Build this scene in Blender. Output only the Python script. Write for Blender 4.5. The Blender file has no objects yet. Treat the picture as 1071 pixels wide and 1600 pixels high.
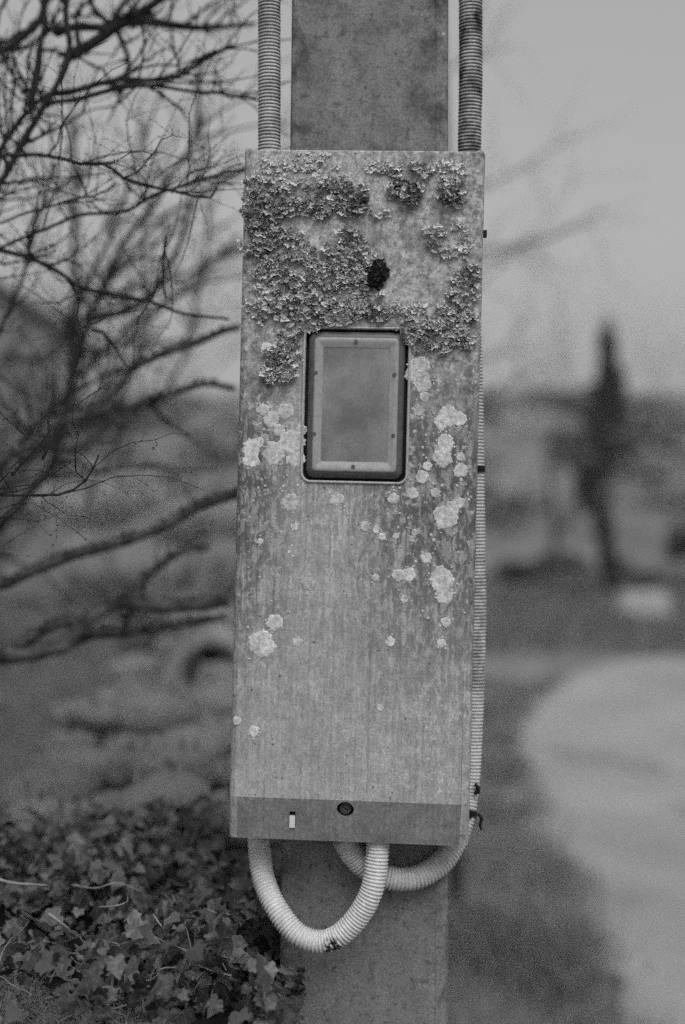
import bpy, bmesh, math, random
from mathutils import Vector, Matrix, noise

# ---------------------------------------------------------------- camera
scene = bpy.context.scene
COL = scene.collection
CAM_H = 1.5
FPX = 1071 * 50.0 / 24.0
FOCUS = 1.195
cam_d = bpy.data.cameras.new('camera')
cam = bpy.data.objects.new('camera', cam_d)
COL.objects.link(cam)
cam.location = (0, 0, CAM_H)
cam.rotation_euler = (math.radians(90), 0, 0)
cam_d.sensor_fit = 'HORIZONTAL'
cam_d.sensor_width = 24.0
cam_d.lens = 50.0
cam_d.clip_start = 0.02
cam_d.clip_end = 4000
cam_d.dof.use_dof = True
cam_d.dof.focus_distance = FOCUS
cam_d.dof.aperture_fstop = 2.5
scene.camera = cam

# ---------------------------------------------------------------- sky, sun, exposure
SUN_ELEV, SUN_AZ = math.radians(50), math.radians(165)   # azimuth clockwise from +Y
world = bpy.data.worlds.new('World')
scene.world = world
world.use_nodes = True
wn, wl = world.node_tree.nodes, world.node_tree.links
wn.clear()
w_out = wn.new('ShaderNodeOutputWorld')
w_bg = wn.new('ShaderNodeBackground')
w_sky = wn.new('ShaderNodeTexSky')
w_sky.sky_type = 'NISHITA'
w_sky.sun_disc = False
w_sky.sun_elevation = SUN_ELEV
w_sky.sun_rotation = SUN_AZ
w_sky.air_density = 1.0
w_sky.dust_density = 4.0
w_hsv = wn.new('ShaderNodeHueSaturation')
w_hsv.inputs['Saturation'].default_value = 0.0
w_mix = wn.new('ShaderNodeMix')
w_mix.data_type = 'RGBA'
w_mix.inputs[0].default_value = 0.55            # an even overcast layer over the clear sky
w_mix.inputs[7].default_value = (4.75, 4.75, 4.75, 1)
wl.new(w_sky.outputs[0], w_hsv.inputs['Color'])
wl.new(w_hsv.outputs[0], w_mix.inputs[6])
wl.new(w_mix.outputs[2], w_bg.inputs['Color'])
w_bg.inputs['Strength'].default_value = 0.1
wl.new(w_bg.outputs[0], w_out.inputs['Surface'])

sun_d = bpy.data.lights.new('sun', 'SUN')
sun_d.energy = 1.5
sun_d.angle = math.radians(40)
sun_d.color = (1, 1, 1)
sun = bpy.data.objects.new('sun', sun_d)
COL.objects.link(sun)
sdir = Vector((math.sin(SUN_AZ) * math.cos(SUN_ELEV), math.cos(SUN_AZ) * math.cos(SUN_ELEV), math.sin(SUN_ELEV)))
sun.rotation_euler = sdir.to_track_quat('Z', 'Y').to_euler()
sun.location = (2, -3, 8)

scene.view_settings.view_transform = 'Standard'
scene.view_settings.look = 'None'
scene.view_settings.exposure = 0.0
scene.view_settings.gamma = 1.0
scene.view_settings.use_curve_mapping = False
scene.cycles.use_denoising = False      # leave the sampling grain, as on film
scene.cycles.max_bounces = 6
scene.cycles.use_adaptive_sampling = True
scene.cycles.adaptive_threshold = 0.05
scene.cycles.adaptive_min_samples = 24

# ---------------------------------------------------------------- helpers
def P(px, py, d):
    return Vector(((px - 535.5) / FPX * d, d, CAM_H - (py - 800.0) / FPX * d))

def G(px, py, z=0.0):
    d = (CAM_H - z) * FPX / (py - 800.0)
    return P(px, py, d)

class MB:
    def __init__(self):
        self.v, self.f, self.uv, self.tone = [], [], None, None
    def add(self, vs, fs):
        b = len(self.v)
        self.v.extend([tuple(p) for p in vs])
        self.f.extend([tuple(b + i for i in q) for q in fs])
        return b
    def tube(self, pts, radii, sides=6, cap=True):
        n = len(pts)
        if n < 2:
            return
        pts = [Vector(p) for p in pts]
        t0 = (pts[1] - pts[0]).normalized()
        up = Vector((0, 0, 1)) if abs(t0.z) < 0.9 else Vector((1, 0, 0))
        u = t0.cross(up).normalized()
        vs, fs = [], []
        cs = [(math.cos(2 * math.pi * k / sides), math.sin(2 * math.pi * k / sides)) for k in range(sides)]
        for i in range(n):
            a = pts[max(i - 1, 0)]
            b = pts[min(i + 1, n - 1)]
            t = (b - a)
            t = t.normalized() if t.length > 1e-9 else t0
            u = (u - t * u.dot(t))
            u = u.normalized() if u.length > 1e-6 else t.orthogonal().normalized()
            w = t.cross(u)
            r = radii[i] if hasattr(radii, '__len__') else radii
            for c, s in cs:
                vs.append(pts[i] + u * (c * r) + w * (s * r))
        for i in range(n - 1):
            for k in range(sides):
                k2 = (k + 1) % sides
                fs.append((i * sides + k, i * sides + k2, (i + 1) * sides + k2, (i + 1) * sides + k))
        if cap:
            fs.append(tuple(range(sides - 1, -1, -1)))
            fs.append(tuple((n - 1) * sides + k for k in range(sides)))
        self.add(vs, fs)
    def box(self, c, s, rot=None):
        c = Vector(c)
        vs = []
        for x in (-1, 1):
            for y in (-1, 1):
                for z in (-1, 1):
                    p = Vector((x * s[0] / 2, y * s[1] / 2, z * s[2] / 2))
                    if rot is not None:
                        p = rot @ p
                    vs.append(c + p)
        self.add(vs, [(0, 1, 3, 2), (4, 6, 7, 5), (0, 4, 5, 1), (2, 3, 7, 6), (0, 2, 6, 4), (1, 5, 7, 3)])
    def mesh(self, name, smooth=False):
        me = bpy.data.meshes.new(name)
        me.from_pydata(self.v, [], self.f)
        if self.tone is not None:
            at = me.attributes.new('tone', 'FLOAT', 'FACE')
            at.data.foreach_set('value', self.tone)
        if self.uv is not None:
            lay = me.uv_layers.new(name='leaf')
            vi = [0] * len(me.loops)
            me.loops.foreach_get('vertex_index', vi)
            flat = []
            for i in vi:
                flat.extend(self.uv[i])
            lay.data.foreach_set('uv', flat)
        if smooth:
            me.polygons.foreach_set('use_smooth', [True] * len(me.polygons))
        me.update()
        return me
    def build(self, name, mat, parent=None, smooth=False):
        o = bpy.data.objects.new(name, self.mesh(name, smooth))
        if mat is not None:
            o.data.materials.append(mat)
        COL.objects.link(o)
        if parent is not None:
            o.parent = parent
        return o

def tag(o, label=None, cat=None, group=None, kind=None):
    if label: o['label'] = label
    if cat: o['category'] = cat
    if group: o['group'] = group
    if kind: o['kind'] = kind
    return o

def empty(name, loc=(0, 0, 0)):
    o = bpy.data.objects.new(name, None)
    o.empty_display_size = 0.1
    COL.objects.link(o)
    o.location = loc
    return o

def put(name, me, parent, mat4=None):
    o = bpy.data.objects.new(name, me)
    COL.objects.link(o)
    o.parent = parent
    if mat4 is not None:
        o.matrix_local = mat4
    return o

def catmull(pts, step):
    """resample a smooth curve through pts at about the given step"""
    pts = [Vector(p) for p in pts]
    q = [pts[0] * 2 - pts[1]] + pts + [pts[-1] * 2 - pts[-2]]
    dense = []
    for i in range(1, len(q) - 2):
        p0, p1, p2, p3 = q[i - 1], q[i], q[i + 1], q[i + 2]
        for k in range(24):
            t = k / 24
            dense.append(0.5 * ((2 * p1) + (p2 - p0) * t + (2 * p0 - 5 * p1 + 4 * p2 - p3) * t * t + (3 * p1 - p0 - 3 * p2 + p3) * t ** 3))
    dense.append(pts[-1])
    out = [dense[0]]
    acc = 0.0
    last = dense[0]
    for p in dense[1:]:
        seg = (p - last).length
        while acc + seg >= step and seg > 1e-12:
            r = (step - acc) / seg
            last = last.lerp(p, r)
            out.append(last.copy())
            seg = (p - last).length
            acc = 0.0
        acc += seg
        last = p
    return out

def twig_path(p, d, L, r, rad, zig=0.35, up=0.15, step=None):
    n = max(3, int(L / (step or L / 6)))
    pts = [p.copy()]
    d = d.normalized()
    for i in range(n):
        d = (d + Vector((r.gauss(0, zig), r.gauss(0, zig), r.gauss(up * 0.3, zig))) * 0.5).normalized()
        p = p + d * (L / n)
        pts.append(p.copy())
    return pts, [rad * (1 - 0.75 * i / n) for i in range(n + 1)]

# ---------------------------------------------------------------- materials
def gv(x):
    return (x, x, x, 1)

class NT:
    def __init__(self, name):
        self.m = bpy.data.materials.new(name)
        self.m.use_nodes = True
        self.n, self.l = self.m.node_tree.nodes, self.m.node_tree.links
        self.b = self.n['Principled BSDF']
        self.tc = self.n.new('ShaderNodeTexCoord')
    def val(self, sock, v):
        if hasattr(v, 'is_output'):
            self.l.new(v, sock)
        else:
            sock.default_value = v
    def map(self, scale, coord='Object'):
        mp = self.n.new('ShaderNodeMapping')
        mp.inputs['Scale'].default_value = scale
        self.l.new(self.tc.outputs[coord], mp.inputs['Vector'])
        return mp.outputs[0]
    def noise(self, scale, detail=4, rough=0.55, vec=None, dist=0.0):
        t = self.n.new('ShaderNodeTexNoise')
        t.inputs['Scale'].default_value = scale
        t.inputs['Detail'].default_value = detail
        t.inputs['Roughness'].default_value = rough
        t.inputs['Distortion'].default_value = dist
        self.l.new(vec if vec is not None else self.tc.outputs['Object'], t.inputs['Vector'])
        return t.outputs[0]
    def voronoi(self, scale, feature='F1', vec=None):
        t = self.n.new('ShaderNodeTexVoronoi')
        t.feature = feature
        t.inputs['Scale'].default_value = scale
        self.l.new(vec if vec is not None else self.tc.outputs['Object'], t.inputs['Vector'])
        return t.outputs['Distance']
    def ramp(self, fac, a, b, lo=0.0, hi=1.0):
        r = self.n.new('ShaderNodeMapRange')
        r.clamp = True
        self.val(r.inputs['Value'], fac)
        r.inputs['From Min'].default_value = a
        r.inputs['From Max'].default_value = b
        r.inputs['To Min'].default_value = lo
        r.inputs['To Max'].default_value = hi
        return r.outputs[0]
    def math(self, op, a, b=None, c=None):
        t = self.n.new('ShaderNodeMath')
        t.operation = op
        self.val(t.inputs[0], a)
        if b is not None: self.val(t.inputs[1], b)
        if c is not None: self.val(t.inputs[2], c)
        return t.outputs[0]
    def mix(self, fac, a, b):
        t = self.n.new('ShaderNodeMix')
        t.data_type = 'FLOAT'
        self.val(t.inputs[0], fac)
        self.val(t.inputs[2], a)
        self.val(t.inputs[3], b)
        return t.outputs[0]
    def xyz(self, coord='Object'):
        t = self.n.new('ShaderNodeSeparateXYZ')
        self.l.new(self.tc.outputs[coord], t.inputs[0])
        return t.outputs
    def attr(self, name):
        t = self.n.new('ShaderNodeAttribute')
        t.attribute_name = name
        return t.outputs['Fac']
    def island(self):
        return self.n.new('ShaderNodeNewGeometry').outputs['Random Per Island']
    def objrand(self):
        return self.n.new('ShaderNodeObjectInfo').outputs['Random']
    def color(self, v):
        c = self.n.new('ShaderNodeCombineColor')
        for i in range(3):
            self.val(c.inputs[i], v)
        self.l.new(c.outputs[0], self.b.inputs['Base Color'])
    def bump(self, h, strength=0.4, dist=0.001):
        t = self.n.new('ShaderNodeBump')
        t.inputs['Strength'].default_value = strength
        t.inputs['Distance'].default_value = dist
        self.l.new(h, t.inputs['Height'])
        self.l.new(t.outputs[0], self.b.inputs['Normal'])
    def rough(self, v, spec=0.3):
        self.val(self.b.inputs['Roughness'], v)
        self.b.inputs['Specular IOR Level'].default_value = spec

def simple(name, lo, hi, scale, rough=0.85, spec=0.2, bump=0.0, dist=0.002, detail=5):
    t = NT(name)
    n = t.noise(scale, detail, 0.6)
    t.color(t.ramp(n, 0.3, 0.7, lo, hi))
    t.rough(rough, spec)
    if bump:
        t.bump(n, bump, dist)
    return t.m

M = {}
# weathered moulded cover of the box
def cover_mat(name, base, weather=1.0):
    t = NT(name)
    x, y, z = t.xyz()
    streak = t.noise(1.0, 3, 0.6, t.map((300, 60, 20)))
    weave = t.noise(1.0, 3, 0.6, t.map((430, 300, 240)))
    fine = t.noise(620, 5, 0.8)
    mott = t.noise(22, 6, 0.65)
    blot = t.noise(80, 5, 0.7)
    wv = t.n.new('ShaderNodeTexWave')
    wv.inputs['Scale'].default_value = 62
    wv.inputs['Distortion'].default_value = 1.2
    wv.inputs['Detail Scale'].default_value = 30
    t.l.new(t.tc.outputs['Object'], wv.inputs['Vector'])
    col = t.mix(t.ramp(streak, 0.36, 0.66), base * 0.90, base * 1.06)
    col = t.math('MULTIPLY', col, t.ramp(mott, 0.36, 0.64, 0.86, 1.10))
    col = t.math('MULTIPLY', col, t.ramp(blot, 0.38, 0.62, 0.85, 1.12))
    col = t.math('MULTIPLY', col, t.ramp(weave, 0.38, 0.62, 0.88, 1.10))
    col = t.math('MULTIPLY', col, t.ramp(wv.outputs['Fac'], 0.0, 0.35, 0.90, 1.0))
    if weather:
        # algae staining, strongest in the upper half and along both sides
        up = t.ramp(z, -0.20, 0.06, 0.0, 1.0)
        side = t.ramp(x, -0.01, 0.055, 0.15, 1.0)
        lft = t.ramp(x, -0.088, -0.045, 1.0, 0.0)
        zone = t.math('MULTIPLY', up, t.math('MAXIMUM', side, lft))
        spots = t.noise(1.0, 6, 0.75, t.map((125, 125, 60)), 0.5)
        drip = t.noise(1.0, 3, 0.6, t.map((230, 60, 13)))
        col = t.math('MULTIPLY', col, t.math('MULTIPLY_ADD', zone, -0.34, 1.0))
        a = t.math('MULTIPLY', t.ramp(spots, 0.46, 0.53), t.math('MINIMUM', t.math('MULTIPLY_ADD', zone, 1.1, 0.16), 0.95))
        col = t.mix(a, col, base * 0.22)
        dr = t.math('MULTIPLY', t.math('MULTIPLY', t.ramp(drip, 0.50, 0.62), t.ramp(blot, 0.40, 0.54)), t.math('MINIMUM', t.math('MULTIPLY_ADD', zone, 1.0, 0.22), 0.9))
        col = t.mix(dr, col, base * 0.22)
        # cracked crust lichen near the top
        cr1, cr2 = t.noise(34, 5, 0.7), t.noise(170, 5, 0.75)
        crz = t.math('MULTIPLY', t.ramp(z, 0.04, 0.15), t.ramp(cr1, 0.40, 0.56, 0.25, 0.9))
        col = t.mix(crz, col, t.ramp(cr2, 0.40, 0.58, base * 0.45, base * 1.35))
        # pale lichen dust
        dust = t.noise(125, 6, 0.75)
        d = t.math('MULTIPLY', t.ramp(dust, 0.54, 0.64), t.math('MULTIPLY_ADD', up, 0.55, 0.10))
        col = t.mix(d, col, base * 1.55)
        # small black pits
        v = t.noise(210, 3, 0.5)
        col = t.mix(t.math('MULTIPLY', t.ramp(v, 0.66, 0.71), 0.8), col, 0.05)
        # wandering pale snail tracks low down on the right
        trk = t.math('ABSOLUTE', t.math('SUBTRACT', t.noise(55, 2, 0.5, None, 1.4), 0.5))
        low = t.math('MULTIPLY', t.ramp(z, -0.256, -0.245), t.ramp(z, -0.13, -0.18))
        reg = t.math('MULTIPLY', low, t.ramp(x, 0.02, 0.06))
        col = t.mix(t.math('MULTIPLY', t.math('MULTIPLY', t.ramp(trk, 0.016, 0.006), reg), t.ramp(blot, 0.44, 0.54, 0.0, 0.75)), col, base * 1.45)
    col = t.math('MULTIPLY', col, t.ramp(fine, 0.36, 0.64, 0.72, 1.28))
    t.color(col)
    t.rough(0.72, 0.3)
    h = t.math('ADD', t.math('MULTIPLY', streak, 0.25), t.math('MULTIPLY', fine, 0.6))
    t.bump(h, 0.45, 0.0008)
    return t.m
M['cover'] = cover_mat('weathered_cover', 0.445)
M['band'] = cover_mat('lower_band_plastic', 0.25, 0)

def pole_mat():
    t = NT('weathered_concrete')
    x, y, z = t.xyz()
    streak = t.noise(1.0, 4, 0.6, t.map((60, 60, 16)))
    fine = t.noise(420, 4, 0.75)
    mott = t.noise(30, 6, 0.68)
    col = t.mix(t.ramp(streak, 0.3, 0.7), 0.19, 0.26)
    blot = t.ramp(mott, 0.46, 0.66)
    upz = t.ramp(z, 1.45, 1.75, 0.25, 0.75)
    edge = t.ramp(t.math('ABSOLUTE', x), 0.045, 0.068, 0.0, 0.55)
    col = t.mix(t.math('MULTIPLY', blot, t.math('ADD', upz, edge)), col, 0.075)
    pits = t.noise(130, 5, 0.7)
    col = t.mix(t.math('MULTIPLY', t.ramp(pits, 0.54, 0.64), 0.65), col, 0.06)
    pale = t.noise(95, 3, 0.6)
    col = t.mix(t.ramp(pale, 0.72, 0.78), col, 0.5)
    col = t.math('MULTIPLY', col, t.ramp(fine, 0.36, 0.64, 0.72, 1.26))
    t.color(col)
    t.rough(0.9, 0.2)
    t.bump(t.math('ADD', fine, mott), 0.5, 0.0012)
    return t.m
M['pole'] = pole_mat()

def conduit_mat(name, base, grime, scuff=None):
    t = NT(name)
    x, y, z = t.xyz()
    n = t.noise(45, 6, 0.65)
    f = t.noise(260, 3, 0.6)
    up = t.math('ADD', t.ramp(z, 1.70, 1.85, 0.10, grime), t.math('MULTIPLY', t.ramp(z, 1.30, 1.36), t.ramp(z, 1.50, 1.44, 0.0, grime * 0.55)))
    dark = t.math('MULTIPLY', t.ramp(n, 0.42, 0.62), up)
    col = t.mix(dark, base, 0.05)
    if scuff is not None:
        d = t.n.new('ShaderNodeVectorMath'); d.operation = 'DISTANCE'
        t.l.new(t.tc.outputs['Object'], d.inputs[0]); d.inputs[1].default_value = scuff
        col = t.mix(t.math('MULTIPLY', t.ramp(d.outputs['Value'], 0.012, 0.007), t.ramp(t.noise(190, 4, 0.7), 0.45, 0.52)), col, 0.02)
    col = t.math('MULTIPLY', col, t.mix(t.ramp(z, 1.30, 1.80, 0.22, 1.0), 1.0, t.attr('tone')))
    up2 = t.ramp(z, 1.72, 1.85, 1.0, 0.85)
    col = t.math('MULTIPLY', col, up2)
    col = t.math('MULTIPLY', col, t.ramp(f, 0.3, 0.7, 0.85, 1.1))
    t.color(col)
    t.rough(0.6, 0.3)
    return t.m
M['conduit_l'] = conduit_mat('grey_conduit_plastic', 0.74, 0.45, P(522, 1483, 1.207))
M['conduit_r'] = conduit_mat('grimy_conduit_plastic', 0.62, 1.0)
M['tie'] = simple('black_nylon', 0.008, 0.014, 200, 0.6, 0.2)
M['rubber'] = simple('black_gasket', 0.012, 0.03, 200, 0.7, 0.2)
M['lens_frame'] = simple('dark_moulded_frame', 0.06, 0.11, 160, 0.42, 0.5, 0.15, 0.0004)
M['lens_band'] = simple('pale_moulded_lip', 0.28, 0.38, 220, 0.45, 0.4, 0.15, 0.0003)
M['bezel'] = simple('pale_metal_bezel', 0.32, 0.5, 160, 0.55, 0.4, 0.2, 0.0004)
M['steel'] = simple('dull_steel', 0.06, 0.12, 300, 0.5, 0.5)
M['tab'] = simple('white_plastic_tab', 0.62, 0.72, 200, 0.5, 0.4)

def pane_mat():
    t = NT('clouded_plastic_pane')
    big = t.noise(22, 4, 0.55)
    fine = t.noise(500, 3, 0.7)
    col = t.ramp(big, 0.38, 0.64, 0.14, 0.27)
    col = t.math('MULTIPLY', col, t.ramp(fine, 0.3, 0.7, 0.85, 1.15))
    t.color(col)
    t.rough(t.ramp(big, 0.3, 0.7, 0.22, 0.42), 0.5)
    t.bump(fine, 0.12, 0.0004)
    return t.m
M['pane'] = pane_mat()

def tone_mat(name, rough=0.9, scale=300, spec=0.1):
    t = NT(name)
    a = t.attr('tone')
    f = t.noise(scale, 3, 0.6)
    t.color(t.math('MULTIPLY', a, t.ramp(f, 0.3, 0.7, 0.75, 1.2)))
    t.rough(rough, spec)
    return t.m
M['lichen'] = tone_mat('grey_lichen', 0.95, 600)
def rosette_mat():
    t = NT('pale_crust_lichen')
    n = t.noise(260, 5, 0.7)
    c = t.noise(60, 3, 0.6)
    col = t.math('MULTIPLY', t.ramp(n, 0.36, 0.64, 0.44, 0.84), t.ramp(c, 0.38, 0.62, 0.80, 1.05))
    col = t.math('MULTIPLY', col, t.ramp(t.objrand(), 0.0, 1.0, 0.84, 1.04))
    t.color(col)
    t.rough(0.95, 0.1)
    t.bump(n, 0.6, 0.001)
    return t.m
M['rosette'] = rosette_mat()
M['bark'] = simple('dark_bark', 0.018, 0.05, 60, 0.9, 0.15, 0.5, 0.002)
M['bark_moss'] = simple('mossy_bark', 0.012, 0.20, 40, 0.95, 0.1, 0.6, 0.004)
M['bark_far'] = simple('grey_bark', 0.05, 0.10, 12, 0.9, 0.1)
M['twig_dry'] = simple('dry_twig', 0.22, 0.36, 120, 0.8, 0.2)

def leaf_mat():
    t = NT('ivy_leaf')
    t.tc.outputs  # uv of the leaf outline
    sx = t.n.new('ShaderNodeSeparateXYZ')
    t.l.new(t.tc.outputs['UV'], sx.inputs[0])
    u, v = sx.outputs[0], sx.outputs[1]
    ang = t.math('ARCTAN2', u, t.math('ADD', v, 0.02))
    saw = t.math('PINGPONG', ang, math.radians(24))
    r = t.math('SQRT', t.math('ADD', t.math('MULTIPLY', u, u), t.math('MULTIPLY', v, v)))
    d = t.math('MULTIPLY', saw, r)
    vein = t.ramp(d, 0.018, 0.006)
    rnd = t.math('FRACT', t.math('ADD', t.island(), t.objrand()))
    base = t.ramp(t.math('POWER', rnd, 2.0), 0.0, 1.0, 0.008, 0.15)
    n = t.noise(90, 4, 0.6)
    base = t.math('MULTIPLY', base, t.ramp(n, 0.3, 0.7, 0.8, 1.2))
    t.color(t.mix(t.math('MULTIPLY', vein, 0.3), base, 0.2))
    t.rough(0.4, 0.35)
    return t.m
M['leaf'] = leaf_mat()
def blade_mat(name, lo, hi):
    t = NT(name)
    t.color(t.ramp(t.island(), 0.0, 1.0, lo, hi))
    t.rough(0.75, 0.2)
    return t.m
M['grass'] = blade_mat('grass_blades', 0.12, 0.30)
M['grass_far'] = blade_mat('rough_grass', 0.09, 0.22)
M['moss'] = blade_mat('moss_sprigs', 0.07, 0.36)
M['dark_leaf'] = blade_mat('dark_ivy_foliage', 0.04, 0.10)
M['scrub'] = blade_mat('scrub_foliage', 0.25, 0.5)
M['far_scrub'] = tone_mat('far_scrub_foliage', 0.9, 3)
M['bough_moss'] = blade_mat('bough_moss_sprigs', 0.03, 0.26)
M['hedge'] = blade_mat('hedge_foliage', 0.04, 0.11)
M['fern'] = blade_mat('fern_fronds', 0.12, 0.26)
M['soil'] = simple('bank_soil', 0.006, 0.02, 30, 0.95, 0.1, 0.6, 0.01)
M['stone'] = simple('mossy_stone', 0.07, 0.40, 26, 0.95, 0.1, 0.6, 0.006)
M['rot'] = simple('rotten_wood', 0.03, 0.09, 40, 0.95, 0.1, 0.5, 0.004)
M['block'] = simple('white_painted_stone', 0.34, 0.46, 8, 0.85, 0.2, 0.3, 0.01)
M['wall'] = simple('rendered_house_wall', 0.18, 0.26, 2.5, 0.9, 0.1, 0.3, 0.01)
M['roof'] = simple('slate_roof', 0.07, 0.12, 5, 0.7, 0.3, 0.4, 0.01)
M['glass'] = simple('dark_window_glass', 0.02, 0.03, 2, 0.1, 0.5)
M['post'] = simple('old_fence_wood', 0.04, 0.09, 20, 0.9, 0.1, 0.4, 0.003)
M['wet'] = simple('wet_gravel', 0.20, 0.28, 9, 0.5, 0.4)

def ground_mat():
    t = NT('grass_ground')
    a = t.noise(0.22, 6, 0.6)
    b = t.noise(2.6, 6, 0.65)
    c = t.noise(0.045, 4, 0.6)
    col = t.math('MULTIPLY', t.ramp(a, 0.3, 0.7, 0.15, 0.27), t.ramp(b, 0.3, 0.7, 0.7, 1.3))
    col = t.math('MULTIPLY', col, t.ramp(c, 0.35, 0.65, 0.75, 1.2))
    t.color(col)
    t.rough(0.95, 0.1)
    t.bump(b, 0.5, 0.05)
    return t.m
M['ground'] = ground_mat()
def path_mat():
    t = NT('pale_gravel')
    a = t.noise(1.2, 6, 0.6)
    b = t.noise(60, 4, 0.7)
    col = t.math('MULTIPLY', t.ramp(a, 0.3, 0.7, 0.29, 0.41), t.ramp(b, 0.3, 0.7, 0.8, 1.2))
    t.color(col)
    t.rough(0.95, 0.1)
    t.bump(b, 0.5, 0.01)
    return t.m
M['path'] = path_mat()

# ---------------------------------------------------------------- terrain
def hill(x, y):
    z = 0.0
    if y > 32:
        s = min(max((y - 32) / 75.0, 0), 1)
        s = s * s * (3 - 2 * s)
        ridge = 8.7 + 0.5 * math.sin(x * 0.05 + 1.0)
        z += s * ridge
        if y > 107:
            z -= (y - 107) * 0.01
    z += 0.10 * (noise.noise(Vector((x * 0.25, y * 0.25, 0))) if y > 9 else 0)
    return z

def make_ground():
    ys = [-60, -20, -6, 0, 2]
    y = 2
    while y < 1500:
        y *= 1.09
        ys.append(y)
    us = [i / 28 for i in range(-28, 29)]
    mb = MB()
    vs = []
    for yy in ys:
        half = 30 + abs(yy) * 0.9
        for u in us:
            xx = half * (abs(u) ** 1.6) * (1 if u >= 0 else -1)
            vs.append((xx, yy, hill(xx, yy)))
    n = len(us)
    fs = []
    for j in range(len(ys) - 1):
        for i in range(n - 1):
            fs.append((j * n + i, j * n + i + 1, (j + 1) * n + i + 1, (j + 1) * n + i))
    mb.add(vs, fs)
    o = mb.build('ground', M['ground'], smooth=True)
    tag(o, kind='structure')
make_ground()

rng = random.Random(5)
def make_path():
    edge = [(1150, 1030), (1071, 1029), (985, 1031), (905, 1052), (852, 1086), (822, 1132), (814, 1195), (824, 1275), (848, 1355), (886, 1450), (930, 1540), (968, 1600), (1010, 1720), (1060, 1900), (1150, 2300)]
    pts = catmull([G(a, b, 0.03) for a, b in edge], 0.12)
    mb = MB()
    vs, fs = [], []
    for p in pts:
        w = 0.16 * noise.noise(p * 1.7) + 0.10 * noise.noise(p * 4) + 0.04 * noise.noise(p * 9)
        vs.append((p.x + w, p.y + w, 0.030))
        vs.append((7.5, max(1.5, min(14.6, p.y)), 0.030))
        vs.append((p.x + w - 0.05, p.y + w * 0.5 + 0.02, -0.12))
    for i in range(len(pts) - 1):
        fs.append((3 * i, 3 * i + 1, 3 * i + 4, 3 * i + 3))
        fs.append((3 * i + 2, 3 * i, 3 * i + 3, 3 * i + 5))
    mb.add(vs, fs)
    tag(mb.build('path', M['path'], smooth=False), kind='structure')
    for (cx, cy, rx, ry) in ((922, 1183, 42, 8), (1006, 1196, 40, 10), (1073, 1268, 9, 18), (880, 1172, 22, 5)):
        c = G(cx, cy, 0.034)
        ax = rx / FPX * c.y
        ay = abs(G(cx, cy - ry, 0.03).y - G(cx, cy + ry, 0.03).y) / 2
        m = MB()
        vs = [c]
        for k in range(26):
            a = 2 * math.pi * k / 26
            r = 1 + 0.25 * noise.noise(Vector((math.cos(a) * 1.5 + cx, math.sin(a) * 1.5, 0)))
            vs.append(c + Vector((math.cos(a) * ax * r, math.sin(a) * ay * r, 0)))
        m.add(vs, [(0, 1 + k, 1 + (k + 1) % 26) for k in range(26)])
        tag(m.build('damp_patch', M['wet']), kind='structure')
make_path()

def blade(mb, base, h, w, az, lean, rng):
    d = Vector((math.cos(az), math.sin(az), 0))
    s = Vector((-d.y, d.x, 0)) * (w / 2)
    mid = base + Vector((0, 0, h * 0.6)) + d * (lean * h * 0.3)
    tip = base + Vector((0, 0, h * (1 - 0.35 * lean))) + d * (lean * h)
    mb.add([base - s, base + s, mid + s * 0.7, mid - s * 0.7, tip], [(0, 1, 2, 3), (3, 2, 4)])

def in_path(x, y):
    # rough inverse of the edge line
    ed = [(0.80, 4.0), (0.95, 5.6), (1.02, 7.0), (1.1, 8.6), (1.28, 10.2), (1.75, 11.8), (2.3, 13.2), (2.95, 14.4)]
    if y > 14.5: return False
    if y < 4.0: return x > 0.62 + 0.05 * y
    for (x0, y0), (x1, y1) in zip(ed, ed[1:]):
        if y0 <= y <= y1:
            return x > x0 + (x1 - x0) * (y - y0) / (y1 - y0)
    return x > 2.95

def make_verge():
    r = random.Random(8)
    mb = MB()
    n = 0
    while n < 30000:
        y = 2.6 + 10 * r.random() ** 1.5
        x = r.uniform(0.25, 0.25 + 0.24 * y)
        if in_path(x - (0.2 if y < 6.5 else 0.12) * abs(r.gauss(0, 0.6)) + 0.08, y): continue
        dens = noise.noise(Vector((x * 2.2, y * 1.3, 3)))
        if dens < -0.05 and r.random() < 0.5: 
            n += 0.4
            continue
        blade(mb, Vector((x, y, 0)), r.uniform(0.04, 0.14) * max(0.25, 1 + 1.6 * dens), r.uniform(0.004, 0.010), r.uniform(0, 6.28), r.uniform(0.2, 1.1), r)
        n += 1
    tag(mb.build('verge_grass', M['grass']), 'rough green grass on the verge between pole and gravel path', 'grass', kind='stuff')
    mb = MB()
    for k in range(16000):
        y = 5 + 28 * r.random() ** 1.3
        x = -r.uniform(0.55, 0.4 + 0.26 * y) if y < 8 else r.uniform(-0.26 * y, -0.04 * y)
        blade(mb, Vector((x, y, hill(x, y))), r.uniform(0.06, 0.2), r.uniform(0.012, 0.03), r.uniform(0, 6.28), r.uniform(0.2, 1.0), r)
    for k in range(9000):
        y = r.uniform(14.7, 34)
        x = r.uniform(0.06 * y, 0.27 * y)
        blade(mb, Vector((x, y, hill(x, y))), r.uniform(0.06, 0.22), r.uniform(0.015, 0.04), r.uniform(0, 6.28), r.uniform(0.2, 1.0), r)
    tag(mb.build('field_grass', M['grass_far']), 'soft out-of-focus meadow grass beyond the bank and path', 'grass', kind='stuff')
make_verge()

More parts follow.
